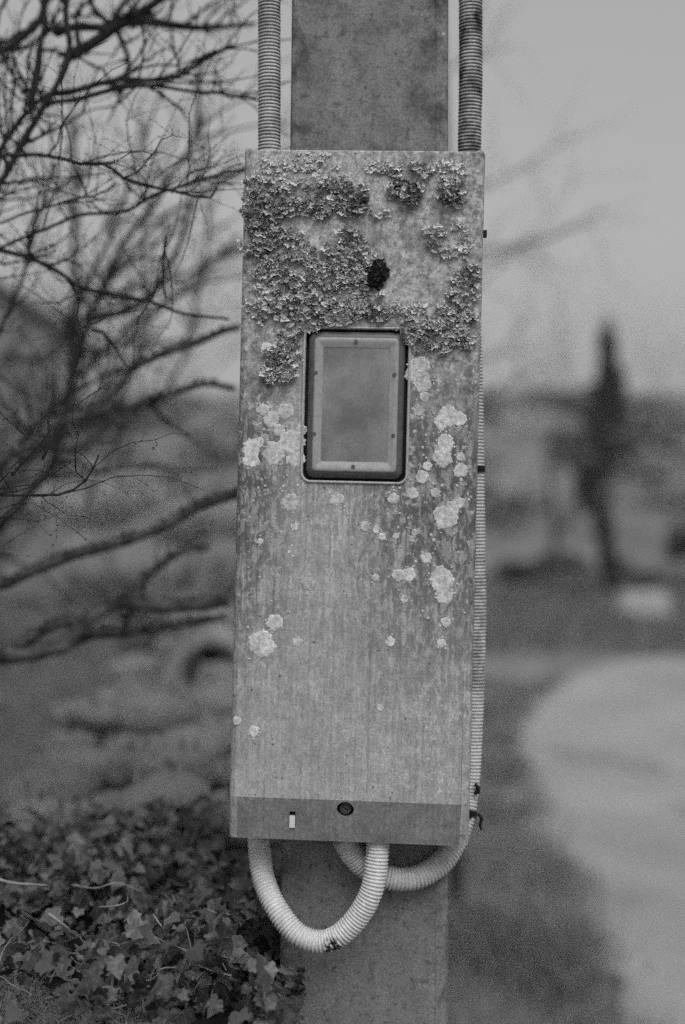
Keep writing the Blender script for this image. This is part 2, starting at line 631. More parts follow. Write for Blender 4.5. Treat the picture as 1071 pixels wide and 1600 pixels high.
# ---------------------------------------------------------------- hedge bank to the left of the pole
def bank_z(x, y):
    """height of the bank's surface"""
    top = 1.085 + 0.02 * math.sin(y * 2.3) - 0.05 * max(0, min(1, (y - 1.9) / 0.8)) + 0.12 * max(0, min(1, (y - 3.5) / 0.8))
    left, right = -0.47 - 0.02 * y, (-0.055 if y < 1.55 else -0.055 + 0.20 * min(1, (y - 1.55) / 1.6))
    e = 1.0
    if x < left: e = max(0.0, 1 - ((left - x) / 0.55) ** 1.3) if left - x < 0.55 else 0.0
    if x > right:
        wr = 0.07 if y < 1.55 else 0.09
        e = max(0.0, 1 - ((x - right) / wr) ** 1.3) if x - right < wr else 0.0
    if y > 4.6: e *= max(0.0, 1 - (y - 4.6) / 1.4)
    lump = (0.035 if y < 1.9 else 0.055) * noise.noise(Vector((x * 6, y * 4, 1.7))) + 0.02 * noise.noise(Vector((x * 15, y * 11, 4)))
    return -0.05 + (top + lump + 0.05) * e

def make_bank():
    mb = MB()
    nx, ny = 70, 110
    vs = []
    for j in range(ny + 1):
        y = 0.55 + (6.1 - 0.55) * (j / ny) ** 1.4
        for i in range(nx + 1):
            x = -1.35 + 1.9 * i / nx
            vs.append((x, y, bank_z(x, y)))
    fs = [(j * (nx + 1) + i, j * (nx + 1) + i + 1, (j + 1) * (nx + 1) + i + 1, (j + 1) * (nx + 1) + i) for j in range(ny) for i in range(nx)]
    mb.add(vs, fs)
    o = mb.build('hedge_bank', M['soil'], smooth=True)
    tag(o, kind='structure')
    # mossy stones lying along its top
    r = random.Random(21)
    base = []
    for v in range(4):
        bm = bmesh.new()
        bmesh.ops.create_icosphere(bm, subdivisions=2, radius=1.0)
        for q in bm.verts:
            q.co *= 1 + 0.22 * noise.noise(q.co * 1.3 + Vector((v * 7, 0, 0))) + 0.08 * noise.noise(q.co * 4 + Vector((v * 3, 1, 0)))
        me = bpy.data.meshes.new('stone')
        bm.to_mesh(me); bm.free()
        me.polygons.foreach_set('use_smooth', [True] * len(me.polygons))
        me.materials.append(M['stone'])
        base.append(me)
    stones = []
    for k in range(150):
        y = 1.68 + 2.8 * (k + r.random()) / 150
        x = r.uniform(-0.5, 0.07)
        s = r.uniform(0.026, 0.066)
        m4 = Matrix.Translation((x, y, bank_z(x, y) + s * 0.12 + (0.05 if k % 3 == 0 else 0))) @ Matrix.Rotation(r.uniform(0, 6.28), 4, 'Z') @ Matrix.Diagonal((s * 1.5, s, s * 0.75, 1))
        put('stone', r.choice(base), o, m4)
        stones.append((m4, s))
    # moss and short grass over the whole bank
    mb = MB()
    for k in range(26000):
        y = 0.75 + 4.2 * r.random() ** 1.25
        x = r.uniform(-0.62, 0.10)
        if y < 1.6 and x > -0.07: continue
        z = bank_z(x, y)
        if y < 1.62:
            if not (x < -0.13 * y and y < 1.22): continue
            h = r.uniform(0.006, 0.018); w = 0.0022
        else:
            h = r.uniform(0.012, 0.045); w = 0.005
            if r.random() < 0.85: continue
        blade(mb, Vector((x, y, z - 0.003)), h, w * r.uniform(0.7, 1.6), r.uniform(0, 6.28), r.uniform(0.3, 1.4), r)
    for m4, sz in stones:
        for k in range(16):
            d = Vector((r.gauss(0, 1), r.gauss(0, 1), abs(r.gauss(0, 1)) + 0.1)).normalized()
            blade(mb, m4 @ (d * 0.97), r.uniform(0.008, 0.035), r.uniform(0.003, 0.007), r.uniform(0, 6.28), r.uniform(0.3, 1.5), r)
    mo = mb.build('moss', M['moss'], o)
    tag(mo, kind='stuff')
    # streaky long grass at the near left corner
    mb = MB()
    for k in range(9000):
        px, py = r.uniform(-120, 250), r.uniform(1470, 1720)
        if py < 1500 + 0.35 * max(px, 0) - 30: continue
        d = (CAM_H - 1.10) * FPX / (py - 800)
        p = P(px, py, d)
        p.z = bank_z(p.x, p.y)
        az = math.radians(140 + r.gauss(0, 50)) if r.random() < 0.7 else r.uniform(0, 6.28)
        blade(mb, p, r.uniform(0.006, 0.022), r.uniform(0.0008, 0.002), az, r.uniform(0.6, 1.8), r)
    tag(mb.build('bank_grass', M['fern']), 'fine flattened grass and moss in the near left corner', 'grass', kind='stuff')
    return o
bank = make_bank()

def make_hollow_log():
    c = P(326, 1056, 3.3)
    root = empty('hollow_log', c)
    m = MB()
    n, seg = 30, 9
    prof = [(0.056, 0.02), (0.064, -0.01), (0.088, -0.02), (0.112, 0.01), (0.122, 0.10), (0.118, 0.30), (0.105, 0.62)]
    vs = []
    for r0, y in prof:
        for k in range(n):
            a = 2 * math.pi * k / n
            d = Vector((math.cos(a), 0, math.sin(a)))
            r = r0 * (1 + 0.16 * noise.noise(d * 1.7 + Vector((0, y * 5, 3))))
            vs.append(d * r + Vector((0.10 * y, y, -0.05 * y)))
    fs = [(j * n + k, j * n + (k + 1) % n, (j + 1) * n + (k + 1) % n, (j + 1) * n + k) for j in range(len(prof) - 1) for k in range(n)]
    m.add(vs, fs)
    m.build('bark_shell', M['stone'], root, True)
    m = MB()
    prof = [(0.0565, 0.02), (0.052, 0.05), (0.046, 0.085), (0.001, 0.095)]
    vs = []
    for r0, y in prof:
        for k in range(n):
            a = 2 * math.pi * k / n
            d = Vector((math.cos(a), 0, math.sin(a)))
            r = r0 * (1 + 0.16 * noise.noise(d * 1.7 + Vector((0, 0.02 * 5, 3))))
            vs.append(d * r + Vector((0.10 * y, y, -0.05 * y)))
    fs = [(j * n + k, (j + 1) * n + k, (j + 1) * n + (k + 1) % n, j * n + (k + 1) % n) for j in range(len(prof) - 1) for k in range(n)]
    m.add(vs, fs)
    m.build('hollow', M['rot'], root, True)
    m = MB()
    m.tube([(-0.03, 0.02, 0.03), (-0.005, 0.035, 0.012), (0.03, 0.06, -0.012)], [0.010, 0.016, 0.010], 8)
    m.build('splinter', M['stone'], root, True)
    r = random.Random(3)
    m = MB()
    for k in range(1500):
        a = r.uniform(0.1, 3.0)
        y = r.uniform(0.0, 0.6)
        p = Vector((math.cos(a) * 0.117 + 0.1 * y, y, math.sin(a) * 0.115 - 0.05 * y))
        blade(m, p, r.uniform(0.01, 0.03), 0.005, r.uniform(0, 6.28), r.uniform(0.5, 1.5), r)
    tag(m.build('moss', M['moss'], root), kind='stuff')
    tag(root, 'mossy hollow log end with dark hole on the bank left of the box', 'log')
make_hollow_log()

# ---------------------------------------------------------------- the concrete pole
POLE_YAW = math.radians(-3.0)
def make_pole():
    d = 1.254
    root = empty('concrete_pole', (P(573, 800, d).x, d, 0))
    root.rotation_euler = (0, 0, POLE_YAW)
    px = d / FPX
    def half(z):   # half width of the front face
        return (127.5 - (z - CAM_H) * 10.5) * px
    zs = [-0.3, 0.0] + [0.25 + 0.15 * k for k in range(40)]
    lean = 0.0030
    vs, fs = [], []
    r = random.Random(2)
    for z in zs:
        h = max(half(z), 0.045)
        c = 0.006
        dep = h * 2.1
        x0 = (z - CAM_H) * lean * 2.2
        sec = [(-h, c), (-h + c * 0.3, c * 0.35), (-h + c, 0), (-h * 0.3, 0), (h * 0.3, 0), (h - c, 0), (h - c * 0.3, c * 0.35), (h, c), (h, dep), (-h, dep)]
        for (x, y) in sec:
            vs.append((x0 + x + r.uniform(-1, 1) * 0.0006, y + r.uniform(-1, 1) * 0.0004, z))
    n = 10
    for j in range(len(zs) - 1):
        for k in range(n):
            fs.append((j * n + k, j * n + (k + 1) % n, (j + 1) * n + (k + 1) % n, (j + 1) * n + k))
    fs.append(tuple((len(zs) - 1) * n + k for k in range(n)))
    m = MB()
    m.add(vs, fs)
    m.build('shaft', M['pole'], root)
    # a raised mould seam down the right side of the face
    m = MB()
    pts = []
    for z in zs[1:]:
        h = max(half(z), 0.045)
        pts.append(((z - CAM_H) * lean * 2.2 + h - 0.0105, 0.0006, z))
    m.tube(pts, 0.0014, 6)
    m.build('mould_seam', M['pole'], root)
    m = MB()
    zt = zs[-1]
    h = max(half(zt), 0.045)
    m.box(((zt - CAM_H) * lean * 2.2, h * 1.05, zt + 0.012), (2 * h + 0.01, 2.1 * h + 0.01, 0.02))
    m.build('cap', M['pole'], root)
    tag(root, 'grey weathered concrete pole standing behind the electrical box', 'pole')
    return root
pole = make_pole()

# ---------------------------------------------------------------- the box
BOX_D = 1.19
W, H, DEP = 0.2025, 0.578, 0.052
BOXM = Matrix.Translation(P(556, 777.5, BOX_D)) @ Matrix.Rotation(math.radians(-3.5), 4, 'Z') @ Matrix.Rotation(math.radians(1.4), 4, 'Y')
BOXI = BOXM.inverted()
def bl(px, py, y=0.0):
    """pixel of the photograph to a point on the box's own front plane"""
    o = BOXI @ Vector((0, 0, CAM_H))
    p = BOXI @ P(px, py, 1.0)
    dr = p - o
    return o + dr * ((y - o.y) / dr.y)

def rrect(hw, hh, r, seg=5):
    pts = []
    for cx, cz, a0 in ((hw - r, hh - r, 0), (-hw + r, hh - r, 90), (-hw + r, -hh + r, 180), (hw - r, -hh + r, 270)):
        for k in range(seg + 1):
            a = math.radians(a0 + 90 * k / seg)
            pts.append((cx + r * math.cos(a), cz + r * math.sin(a)))
    return pts

def fill_holes(outer, holes, to3d, extrude=0.0):
    """flat panel with holes; the hole edges run back as walls"""
    bm = bmesh.new()
    loops = []
    for lp in [outer] + holes:
        vs = [bm.verts.new((a, 0, b)) for a, b in lp]
        es = [bm.edges.new((vs[i], vs[(i + 1) % len(vs)])) for i in range(len(vs))]
        loops.append((vs, es))
    alle = [e for _, es in loops for e in es]
    bmesh.ops.triangle_fill(bm, use_beauty=True, use_dissolve=False, edges=alle)
    for vs, es in loops[1:]:
        bk = [bm.verts.new((v.co.x, extrude, v.co.z)) for v in vs]
        n = len(vs)
        for i in range(n):
            bm.faces.new((vs[i], vs[(i + 1) % n], bk[(i + 1) % n], bk[i]))
    for v in bm.verts:
        v.co = to3d(v.co.x, v.co.z, v.co.y)
    bmesh.ops.recalc_face_normals(bm, faces=bm.faces)
    return bm

def make_box():
    root = empty('junction_box')
    root.matrix_world = BOXM
    tag(root, 'tall weathered electrical box crusted with lichen, mounted on the concrete pole', 'electrical box')
    hw, hh = W / 2, H / 2
    bev = 0.0078
    zk = bl(540, 1251).z                         # kink above the lower band
    ybot = 0.008
    fw = hw - bev
    wc = bl(556, 633)                            # window centre
    hole = [(wc.x + a, wc.z + b) for a, b in rrect(0.0428, 0.0632, 0.0062)]
    ztop = hh - 0.0005
    outer = [(-fw, zk), (fw, zk), (fw, ztop), (-fw, ztop)]
    bm = fill_holes(outer, [hole], lambda a, b, c: Vector((a, c, b)), 0.012)
    # the rounded rim round the front face, drawn as rings running back to the rear edge
    arc = []
    for k in range(5):
        a = math.radians(90 - 90 * k / 4)
        arc.append((fw - 0.0 + 0.0 * math.cos(a), ztop, math.cos(a), math.sin(a)))
    rim = [(-fw, -hh, -1, 0, ybot), (-fw, (zk - hh) / 2, -1, 0, ybot / 2), (-fw, zk, -1, 0, 0), (-fw, 0.0, -1, 0, 0), (-fw, 0.15, -1, 0, 0)]
    rim += [(-fw, ztop, -math.cos(a), math.sin(a), 0) for a in [math.radians(x) for x in (0, 22, 45, 68, 90)]]
    rim += [(0, ztop, 0, 1, 0)]
    rim += [(fw, ztop, math.cos(a), math.sin(a), 0) for a in [math.radians(x) for x in (90, 68, 45, 22, 0)]]
    rim += [(fw, 0.15, 1, 0, 0), (fw, 0.0, 1, 0, 0), (fw, zk, 1, 0, 0), (fw, (zk - hh) / 2, 1, 0, ybot / 2), (fw, -hh, 1, 0, ybot)]
    rings = [(0, 0), (0.0028, 0.0006), (0.0052, 0.0022), (0.0068, 0.005), (0.0076, 0.010), (0.0078, DEP)]
    grid = []
    for d, yy in rings:
        row = []
        for (x, z, nx, nz, y0) in rim:
            yk = yy if yy == DEP else y0 + yy
            wob = 0.0006 * noise.noise(Vector((x * 30, z * 22, 0)))
            row.append(bm.verts.new((x + nx * (d + wob), yk, z + nz * d * (0.5 if nz > 0.99 or nx == 0 else 1) * 0.55)))
        grid.append(row)
    for a, b in zip(grid, grid[1:]):
        for i in range(len(rim) - 1):
            bm.faces.new((a[i], a[i + 1], b[i + 1], b[i]))
    # back plate
    bm.faces.new(grid[-1])
    bmesh.ops.recalc_face_normals(bm, faces=bm.faces)
    me = bpy.data.meshes.new('cover')
    bm.to_mesh(me); bm.free()
    me.materials.append(M['cover'])
    put('cover', me, root)

    # lower band: leans back, has a screw recess and a slot
    sc = bl(539.5, 1266); st = bl(456.5, 1282)
    L = zk + hh
    def to_band(a, b, c):
        t = (zk - b) / L
        return Vector((a, ybot * t + c, b))
    circ = [(sc.x + 0.0072 * math.cos(2 * math.pi * k / 28), sc.z + 0.0066 * math.sin(2 * math.pi * k / 28)) for k in range(28)]
    slot = [(st.x - 0.0026, st.z - 0.0072), (st.x + 0.0026, st.z - 0.0072), (st.x + 0.0026, st.z + 0.0068), (st.x - 0.0026, st.z + 0.0068)]
    bm = fill_holes([(-fw, -hh), (fw, -hh), (fw, zk), (-fw, zk)], [circ, slot], to_band, 0.012)
    # underside
    vs = [bm.verts.new(p) for p in ((-fw, ybot, -hh), (fw, ybot, -hh), (hw, DEP, -hh), (-hw, DEP, -hh))]
    bm.faces.new(vs)
    bmesh.ops.recalc_face_normals(bm, faces=bm.faces)
    me = bpy.data.meshes.new('lower_band')
    bm.to_mesh(me); bm.free()
    me.materials.append(M['band'])
    tag(put('lower_band', me, root), 'plain darker strip along the foot of the cover')
    yb = to_band(0, sc.z, 0).y
    # recessed screw: cup, ring and slotted head
    m = MB()
    n = 24
    for (r0, r1, ya, yb2) in ((0.0072, 0.0055, yb + 0.0105, yb + 0.0112),):
        vs = [(sc.x + r0 * 1.1 * math.cos(2 * math.pi * k / n), ya, sc.z + r0 * 1.1 * math.sin(2 * math.pi * k / n)) for k in range(n)]
        vs += [(sc.x + r1 * math.cos(2 * math.pi * k / n), yb2, sc.z + r1 * math.sin(2 * math.pi * k / n)) for k in range(n)]
        m.add(vs, [(k, (k + 1) % n, n + (k + 1) % n, n + k) for k in range(n)] + [tuple(range(n, 2 * n))])
    scr = m.build('screw', M['rubber'], root)
    m = MB()
    for rad, yy, hh2 in ((0.0048, yb + 0.006, 0.0022), (0.0026, yb + 0.0045, 0.0030)):
        m.tube([(sc.x, yy, sc.z), (sc.x, yb + 0.0108, sc.z)], rad, 18)
    hd = m.build('screw_head', M['steel'], scr)
    m = MB()
    m.box((sc.x, yb + 0.0043, sc.z), (0.0042, 0.0006, 0.0009), Matrix.Rotation(0.6, 3, 'Y'))
    m.build('screw_slot', M['rubber'], scr)
    m = MB()
    m.box((st.x - 0.0001, yb + 0.0052, st.z - 0.0019), (0.0046, 0.0075, 0.0100))
    m.build('latch_tab', M['tab'], root)
    m = MB()
    m.box((st.x, yb + 0.0115, st.z), (0.0058, 0.001, 0.0145))
    m.build('slot_backing', M['rubber'], root)

    # window: bezel on the cover, dark gap, moulded frame, pale lip, clouded pane
    def ring(name, mat, lps, cap=False, parent=root):
        m = MB()
        vs = []
        n = None
        for (a, b, r, y) in lps:
            q = rrect(a, b, r)
            n = len(q)
            vs += [(wc.x + x, y, wc.z + z) for x, z in q]
        fs = []
        for j in range(len(lps) - 1):
            for k in range(n):
                fs.append((j * n + k, (j + 1) * n + k, (j + 1) * n + (k + 1) % n, j * n + (k + 1) % n))
        if cap:
            fs.append(tuple((len(lps) - 1) * n + k for k in range(n)))
        m.add(vs, fs)
        return m.build(name, mat, parent, not cap)
    ring('window_bezel', M['bezel'], [(0.0452, 0.0656, 0.0085, 0.0004), (0.0450, 0.0654, 0.0083, -0.0014), (0.0441, 0.0645, 0.0075, -0.0020), (0.0431, 0.0635, 0.0066, -0.0014), (0.0429, 0.0633, 0.0063, 0.0015)])
    ring('gasket', M['rubber'], [(0.0427, 0.0631, 0.0062, 0.0060), (0.0400, 0.0605, 0.006, 0.0060), (0.0395, 0.06, 0.006, 0.009)], True)
    win = ring('window_frame', M['lens_frame'], [(0.0405, 0.0612, 0.0075, 0.0058), (0.0402, 0.0609, 0.0074, 0.0005), (0.0396, 0.0602, 0.0070, -0.0012), (0.0380, 0.0587, 0.0060, -0.0026), (0.0362, 0.0569, 0.0046, -0.0034), (0.0352, 0.0559, 0.0036, -0.0036)])
    ring('lip', M['lens_band'], [(0.0352, 0.0559, 0.0036, -0.0036), (0.0347, 0.0554, 0.0034, -0.0046), (0.0338, 0.0543, 0.0030, -0.0050), (0.0318, 0.0520, 0.0024, -0.0047), (0.0296, 0.0495, 0.0016, -0.0036), (0.0279, 0.0477, 0.0010, -0.0030)], parent=win)
    ring('pane', M['pane'], [(0.0279, 0.0477, 0.0010, -0.0030), (0.0274, 0.0472, 0.0008, -0.0027), (0.0150, 0.0300, 0.0008, -0.0031)], True, win)
    for (px, py) in ((557, 534.5), (552.5, 729.5), (494.5, 583), (617, 586), (492, 678.5), (615, 681)):
        c = bl(px, py)
        m = MB()
        m.tube([(c.x, -0.0054, c.z), (c.x, -0.0030, c.z)], [0.0016, 0.0019], 14)
        m.build('rivet', M['lens_frame'], win)

    # crust-lichen rosettes, each a thin lobed disc proud of the cover
    r = random.Random(11)
    spots = [(455, 785, 13), (527, 780, 11), (481, 912, 11), (430, 972, 13), (410, 1006, 21), (465, 1003, 8), (394, 700, 15), (393, 718, 13), (428, 708, 18), (455, 690, 20), (462, 716, 14), (424, 655, 13), (447, 642, 13), (436, 672, 10), (412, 640, 10), (690, 905, 19), (695, 930, 14), (696, 808, 19), (706, 795, 12), (622, 900, 10), (639, 897, 11), (666, 872, 9), (720, 735, 11), (720, 714, 7), (570, 822, 8), (588, 828, 6), (597, 839, 6), (615, 779, 9), (645, 771, 9), (610, 1003, 8), (697, 972, 8), (690, 1005, 7), (397, 1143, 9), (371, 1126, 7), (655, 575, 17), (660, 596, 15), (645, 585, 12), (700, 650, 16), (690, 660, 12), (716, 655, 12), (697, 692, 14), (692, 716, 14), (655, 642, 8), (407, 846, 5), (461, 823, 6), (594, 1106, 6), (717, 785, 9), (587, 903, 6), (632, 936, 6), (644, 842, 5), (619, 838, 5), (648, 832, 5), (440, 530, 16), (417, 545, 10), (537, 458, 8), (470, 672, 9), (660, 745, 10), (680, 770, 7), (405, 690, 8), (664, 620, 8), (668, 728, 7)]
    for i, (px, py, rad) in enumerate(spots):
        c = bl(px, py)
        rr = rad * BOX_D / FPX
        lob = r.randint(9, 14)
        n = 64
        h = 0.00026 + 0.007 * rr + 0.00006 * (i % 5)
        vs, fs = [], []
        ph = r.uniform(0, 6.28)
        for f, hy in ((1.0, 0.0), (0.94, 0.75), (0.8, 1.0), (0.4, 0.7)):
            for k in range(n):
                a = 2 * math.pi * k / n
                w = 1 + 0.035 * math.sin(lob * a + ph) + 0.26 * noise.noise(Vector((math.cos(a) * 1.3 + i * 3.7, math.sin(a) * 1.3, 0))) + 0.17 * noise.noise(Vector((math.cos(a) * 5 + i, math.sin(a) * 5, 0))) + 0.12 * noise.noise(Vector((math.cos(a) * 14 + i, math.sin(a) * 14, 0)))
                q = (c.x + rr * f * w * math.cos(a), c.z + rr * f * w * math.sin(a))
                vs.append((q[0], -h * hy * (1 + 0.5 * noise.noise(Vector((q[0] * 500, q[1] * 500, i)))) - 0.0001, q[1]))
        vs.append((c.x, -h * 0.7, c.z))
        for j in range(3):
            for k in range(n):
                fs.append((j * n + k, j * n + (k + 1) % n, (j + 1) * n + (k + 1) % n, (j + 1) * n + k))
        fs += [(3 * n + k, 3 * n + (k + 1) % n, 4 * n) for k in range(n)]
        m = MB()
        m.add(vs, fs)
        m.build('lichen_rosette', M['rosette'], root, True)

    # scattered granules of the same crust, too small to tell apart
    m = MB(); m.tone = []
    for k in range(520):
        if k < 300:
            i0 = r.randrange(len(spots)); sp = spots[i0]
            a = r.uniform(0, 6.28); q = sp[2] * r.uniform(0.95, 1.5)
            px, py = sp[0] + q * math.cos(a), sp[1] + q * math.sin(a)
            rr = r.uniform(0.0004, 0.0012)
        else:
            px, py = r.uniform(600, 735), r.gauss(740, 110)
            if py < 545: continue
            if r.random() < 0.3: px = r.uniform(385, 470)
            rr = r.uniform(0.0004, 0.0016)
        if 470 < px < 641 and 512 < py < 757: continue
        if px < 385 or px > 735: continue
        c = bl(px, py)
        n = 9
        vs = [(c.x, -0.0006, c.z)]
        for f, yy in ((0.7, -0.0005), (1.0, 0.0002)):
            for j in range(n):
                a = 2 * math.pi * j / n
                w = rr * f * r.uniform(0.7, 1.25)
                vs.append((c.x + w * math.cos(a), yy, c.z + w * math.sin(a)))
        m.add(vs, [(0, 1 + j, 1 + (j + 1) % n) for j in range(n)] + [(1 + j, 1 + n + j, 1 + n + (j + 1) % n, 1 + (j + 1) % n) for j in range(n)])
    tag(m.build('lichen_granules', M['rosette'], root), kind='stuff')

    # leafy lichen: thousands of curled lobes
    # (cx, cy, rx, ry, lobes per 100 px2, thickness, tone)
    E = [(425, 262, 30, 16, 1.6, .3, .42), (480, 256, 50, 17, 2.6, .4, .50), (500, 290, 48, 18, 2.6, .5, .42), (412, 292, 25, 16, 2.4, .6, .26),
         (420, 328, 40, 38, 3.4, 1.0, .24), (463, 312, 34, 26, 3.0, .7, .34), (528, 312, 52, 28, 3.6, 1.0, .30), (562, 322, 20, 17, 3.6, 1.1, .20), (508, 330, 28, 14, 3.2, 1.0, .24),
         (600, 264, 26, 13, 2.6, .6, .42), (640, 268, 40, 13, 3.2, .8, .34), (634, 296, 23, 22, 3.8, 1.2, .19), (650, 300, 12, 18, 3.5, 1.1, .18),
         (695, 260, 46, 9, 2.4, .6, .44), (713, 288, 18, 18, 3.2, .9, .34), (706, 310, 18, 16, 3.6, 1.1, .20), (694, 292, 8, 14, 3, .9, .24), (597, 333, 15, 5, 2.4, .9, .34),
         (686, 360, 20, 10, 2.8, .7, .40), (675, 385, 13, 16, 3.2, .9, .24), (718, 352, 14, 10, 2.6, .7, .42), (702, 394, 20, 9, 2.8, .7, .32), (725, 378, 10, 18, 2.2, .6, .40),
         (415, 388, 36, 40, 3.4, 1.0, .26), (470, 395, 44, 34, 3.2, .9, .33), (548, 378, 26, 24, 3.4, .9, .26), (545, 412, 48, 30, 3.4, .9, .30), (475, 440, 66, 36, 3.4, .9, .33), (560, 450, 40, 28, 3.2, .9, .34),
         (432, 478, 46, 30, 3.0, .8, .32), (510, 486, 62, 26, 3.4, 1.0, .30), (590, 490, 50, 17, 3.2, .9, .34), (655, 494, 55, 17, 3.2, .8, .40), (705, 498, 38, 30, 3.2, .9, .28), (727, 450, 22, 42, 3.2, .9, .32), (742, 430, 9, 22, 3.0, 1.0, .28),
         (640, 518, 40, 13, 3.2, 1.0, .26), (690, 536, 46, 13, 3.2, .9, .32), (725, 535, 18, 18, 2.6, .7, .28), (437, 566, 36, 30, 3.4, .9, .32), (458, 528, 26, 22, 3.0, .8, .34), (430, 585, 24, 16, 2.6, .8, .30), (485, 515, 20, 10, 3, 1, .24),
         (388, 340, 9, 60, 3.0, .9, .28), (386, 400, 7, 30, 2.8, .9, .30), (640, 535, 9, 10, 3, 1, .5)]
    gaps = [(497, 372, 20, 17), (537, 458, 9, 9), (590, 310, 14, 24), (660, 420, 30, 38), (403, 560, 9, 40), (470, 275, 10, 8), (590, 360, 26, 22), (440, 350, 10, 6)]
    m = MB()
    m.tone = []
    for (cx, cy, rx, ry, den, th, tone) in E:
        num = int(math.pi * rx * ry / 100 * den * 2.4)
        for k in range(num):
            a = r.uniform(0, 6.28)
            q = math.sqrt(r.random()) * 1.22
            px, py = cx + rx * q * math.cos(a), cy + ry * q * math.sin(a)
            nz = noise.noise(Vector((px * 0.035, py * 0.045, 2))) + 0.8 * noise.noise(Vector((px * 0.10, py * 0.11, 7)))
            if nz < -0.52 + 1.25 * max(0, q - 0.5): continue
            if any(((px - g[0]) / g[2]) ** 2 + ((py - g[1]) / g[3]) ** 2 < 1 + 0.5 * nz for g in gaps): continue
            if 472 < px < 640 and 516 < py < 752 and not (px > 628 and py < 535): continue
            c = bl(px, py)
            R = (r.uniform(0.0018, 0.0036) if r.random() < 0.6 else r.uniform(0.0009, 0.0018)) * (0.8 + 0.25 * th)
            if c.x < -hw + 0.003 and r.random() < 0.5: continue
            base = -r.random() ** 1.4 * 0.0046 * th - 0.0002
            lift = r.uniform(0.0006, 0.0030) * th + 0.0003
            tx, tz = r.gauss(0, 0.40) * th, r.gauss(0.38, 0.40) * th
            n = 11
            ph = r.uniform(0, 6.28)
            wv = r.randint(2, 4)
            asp = r.uniform(0.55, 1.0)
            vs = [(c.x, base, c.z)]
            for f, lf in ((0.55, 0.15), (1.0, 1.0)):
                for i in range(n):
                    aa = 2 * math.pi * i / n
                    rr = R * f * (1 + (0.36 * math.sin((wv + 1) * aa + ph) + 0.26 * r.uniform(-1, 1)) * f)
                    ux, uz = rr * math.cos(aa + ph), rr * asp * math.sin(aa + ph)
                    yy = base - lift * lf * (0.8 + 0.7 * math.sin((wv + 1) * aa - ph) + 0.3 * r.uniform(-1, 1)) + ux * tx + uz * tz
                    vs.append((c.x + ux, min(yy, 0.0012), c.z + uz))
            fs = [(0, 1 + i, 1 + (i + 1) % n) for i in range(n)]
            fs += [(1 + i, 1 + n + i, 1 + n + (i + 1) % n, 1 + (i + 1) % n) for i in range(n)]
            m.add(vs, fs)
            tv = tone * r.uniform(0.55, 1.45) * (1 + 0.9 * nz)
            tv = max(0.09, min(0.66, tv * 1.7))
            m.tone += [tv * 0.85] * n + [min(0.7, tv * r.uniform(1.0, 1.4))] * n
    lo = m.build('leafy_lichen', M['lichen'], root)
    tag(lo, 'grey leafy lichen with curled lobes crusting the upper cover', kind='stuff')
    # the black tuft
    m = MB(); m.tone = []
    c0 = bl(588, 428)
    for k in range(560):
        a = r.uniform(0, 6.28); q = math.sqrt(r.random())
        wq = q * (1 + 0.55 * noise.noise(Vector((math.cos(a) * 1.8, math.sin(a) * 1.8, 4))))
        x, z = c0.x + 0.0082 * wq * math.cos(a) + 0.002 * math.sin(a), c0.z + 0.0125 * wq * math.sin(a)
        hgt = 0.006 * (1 - q * q) + r.uniform(0, 0.003)
        R = r.uniform(0.001, 0.0024)
        vs = [(x, -hgt, z)]
        for i in range(6):
            aa = math.pi * 2 * i / 6
            vs.append((x + R * math.cos(aa) * r.uniform(.6, 1.3), -hgt - r.uniform(-0.0006, 0.0022), z + R * math.sin(aa) * r.uniform(.6, 1.3)))
        m.add(vs, [(0, 1 + i, 1 + (i + 1) % 6) for i in range(6)])
        m.tone += [r.choice((.012, .025, .045, .08))] * 6
    m.tube([(c0.x, 0.0, c0.z), (c0.x, -0.006, c0.z)], [0.0075, 0.003], 10)
    m.tone += [0.015] * (len(m.f) - len(m.tone))
    tag(m.build('dark_moss_tuft', M['lichen'], root), 'blackish moss tuft at the edge of the bare patch')
    # insect-size nub on the right edge
    m = MB()
    c = bl(757, 361)
    m.box((hw + 0.0012, 0.012, c.z), (0.003, 0.006, 0.0055))
    m.build('edge_clip', M['tie'], root)
    return root
box = make_box()

# ---------------------------------------------------------------- corrugated conduits
def conduit(name, ctrl, rad, mat, pitch=0.0030, sides=18):
    pts = catmull([P(*c) for c in ctrl], pitch / 6)
    prof = [0.0, 0.0, -0.0003, -0.0011, -0.0011, -0.0003]
    rr = random.Random(len(ctrl))
    jit = [1 + rr.uniform(-1, 1) * 0.012 for _ in range(len(pts) // 6 + 2)]
    radii = [rad * jit[i // 6] + prof[i % 6] for i in range(len(pts))]
    m = MB()
    m.tube(pts, radii, sides)
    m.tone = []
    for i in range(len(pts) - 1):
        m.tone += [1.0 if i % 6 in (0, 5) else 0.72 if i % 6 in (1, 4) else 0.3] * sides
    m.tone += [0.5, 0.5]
    root = empty(name, pts[0])
    o = m.build('hose', mat, None, True)
    o.parent = root
    o.matrix_parent_inverse = Matrix.Translation(-pts[0])
    return root, pts

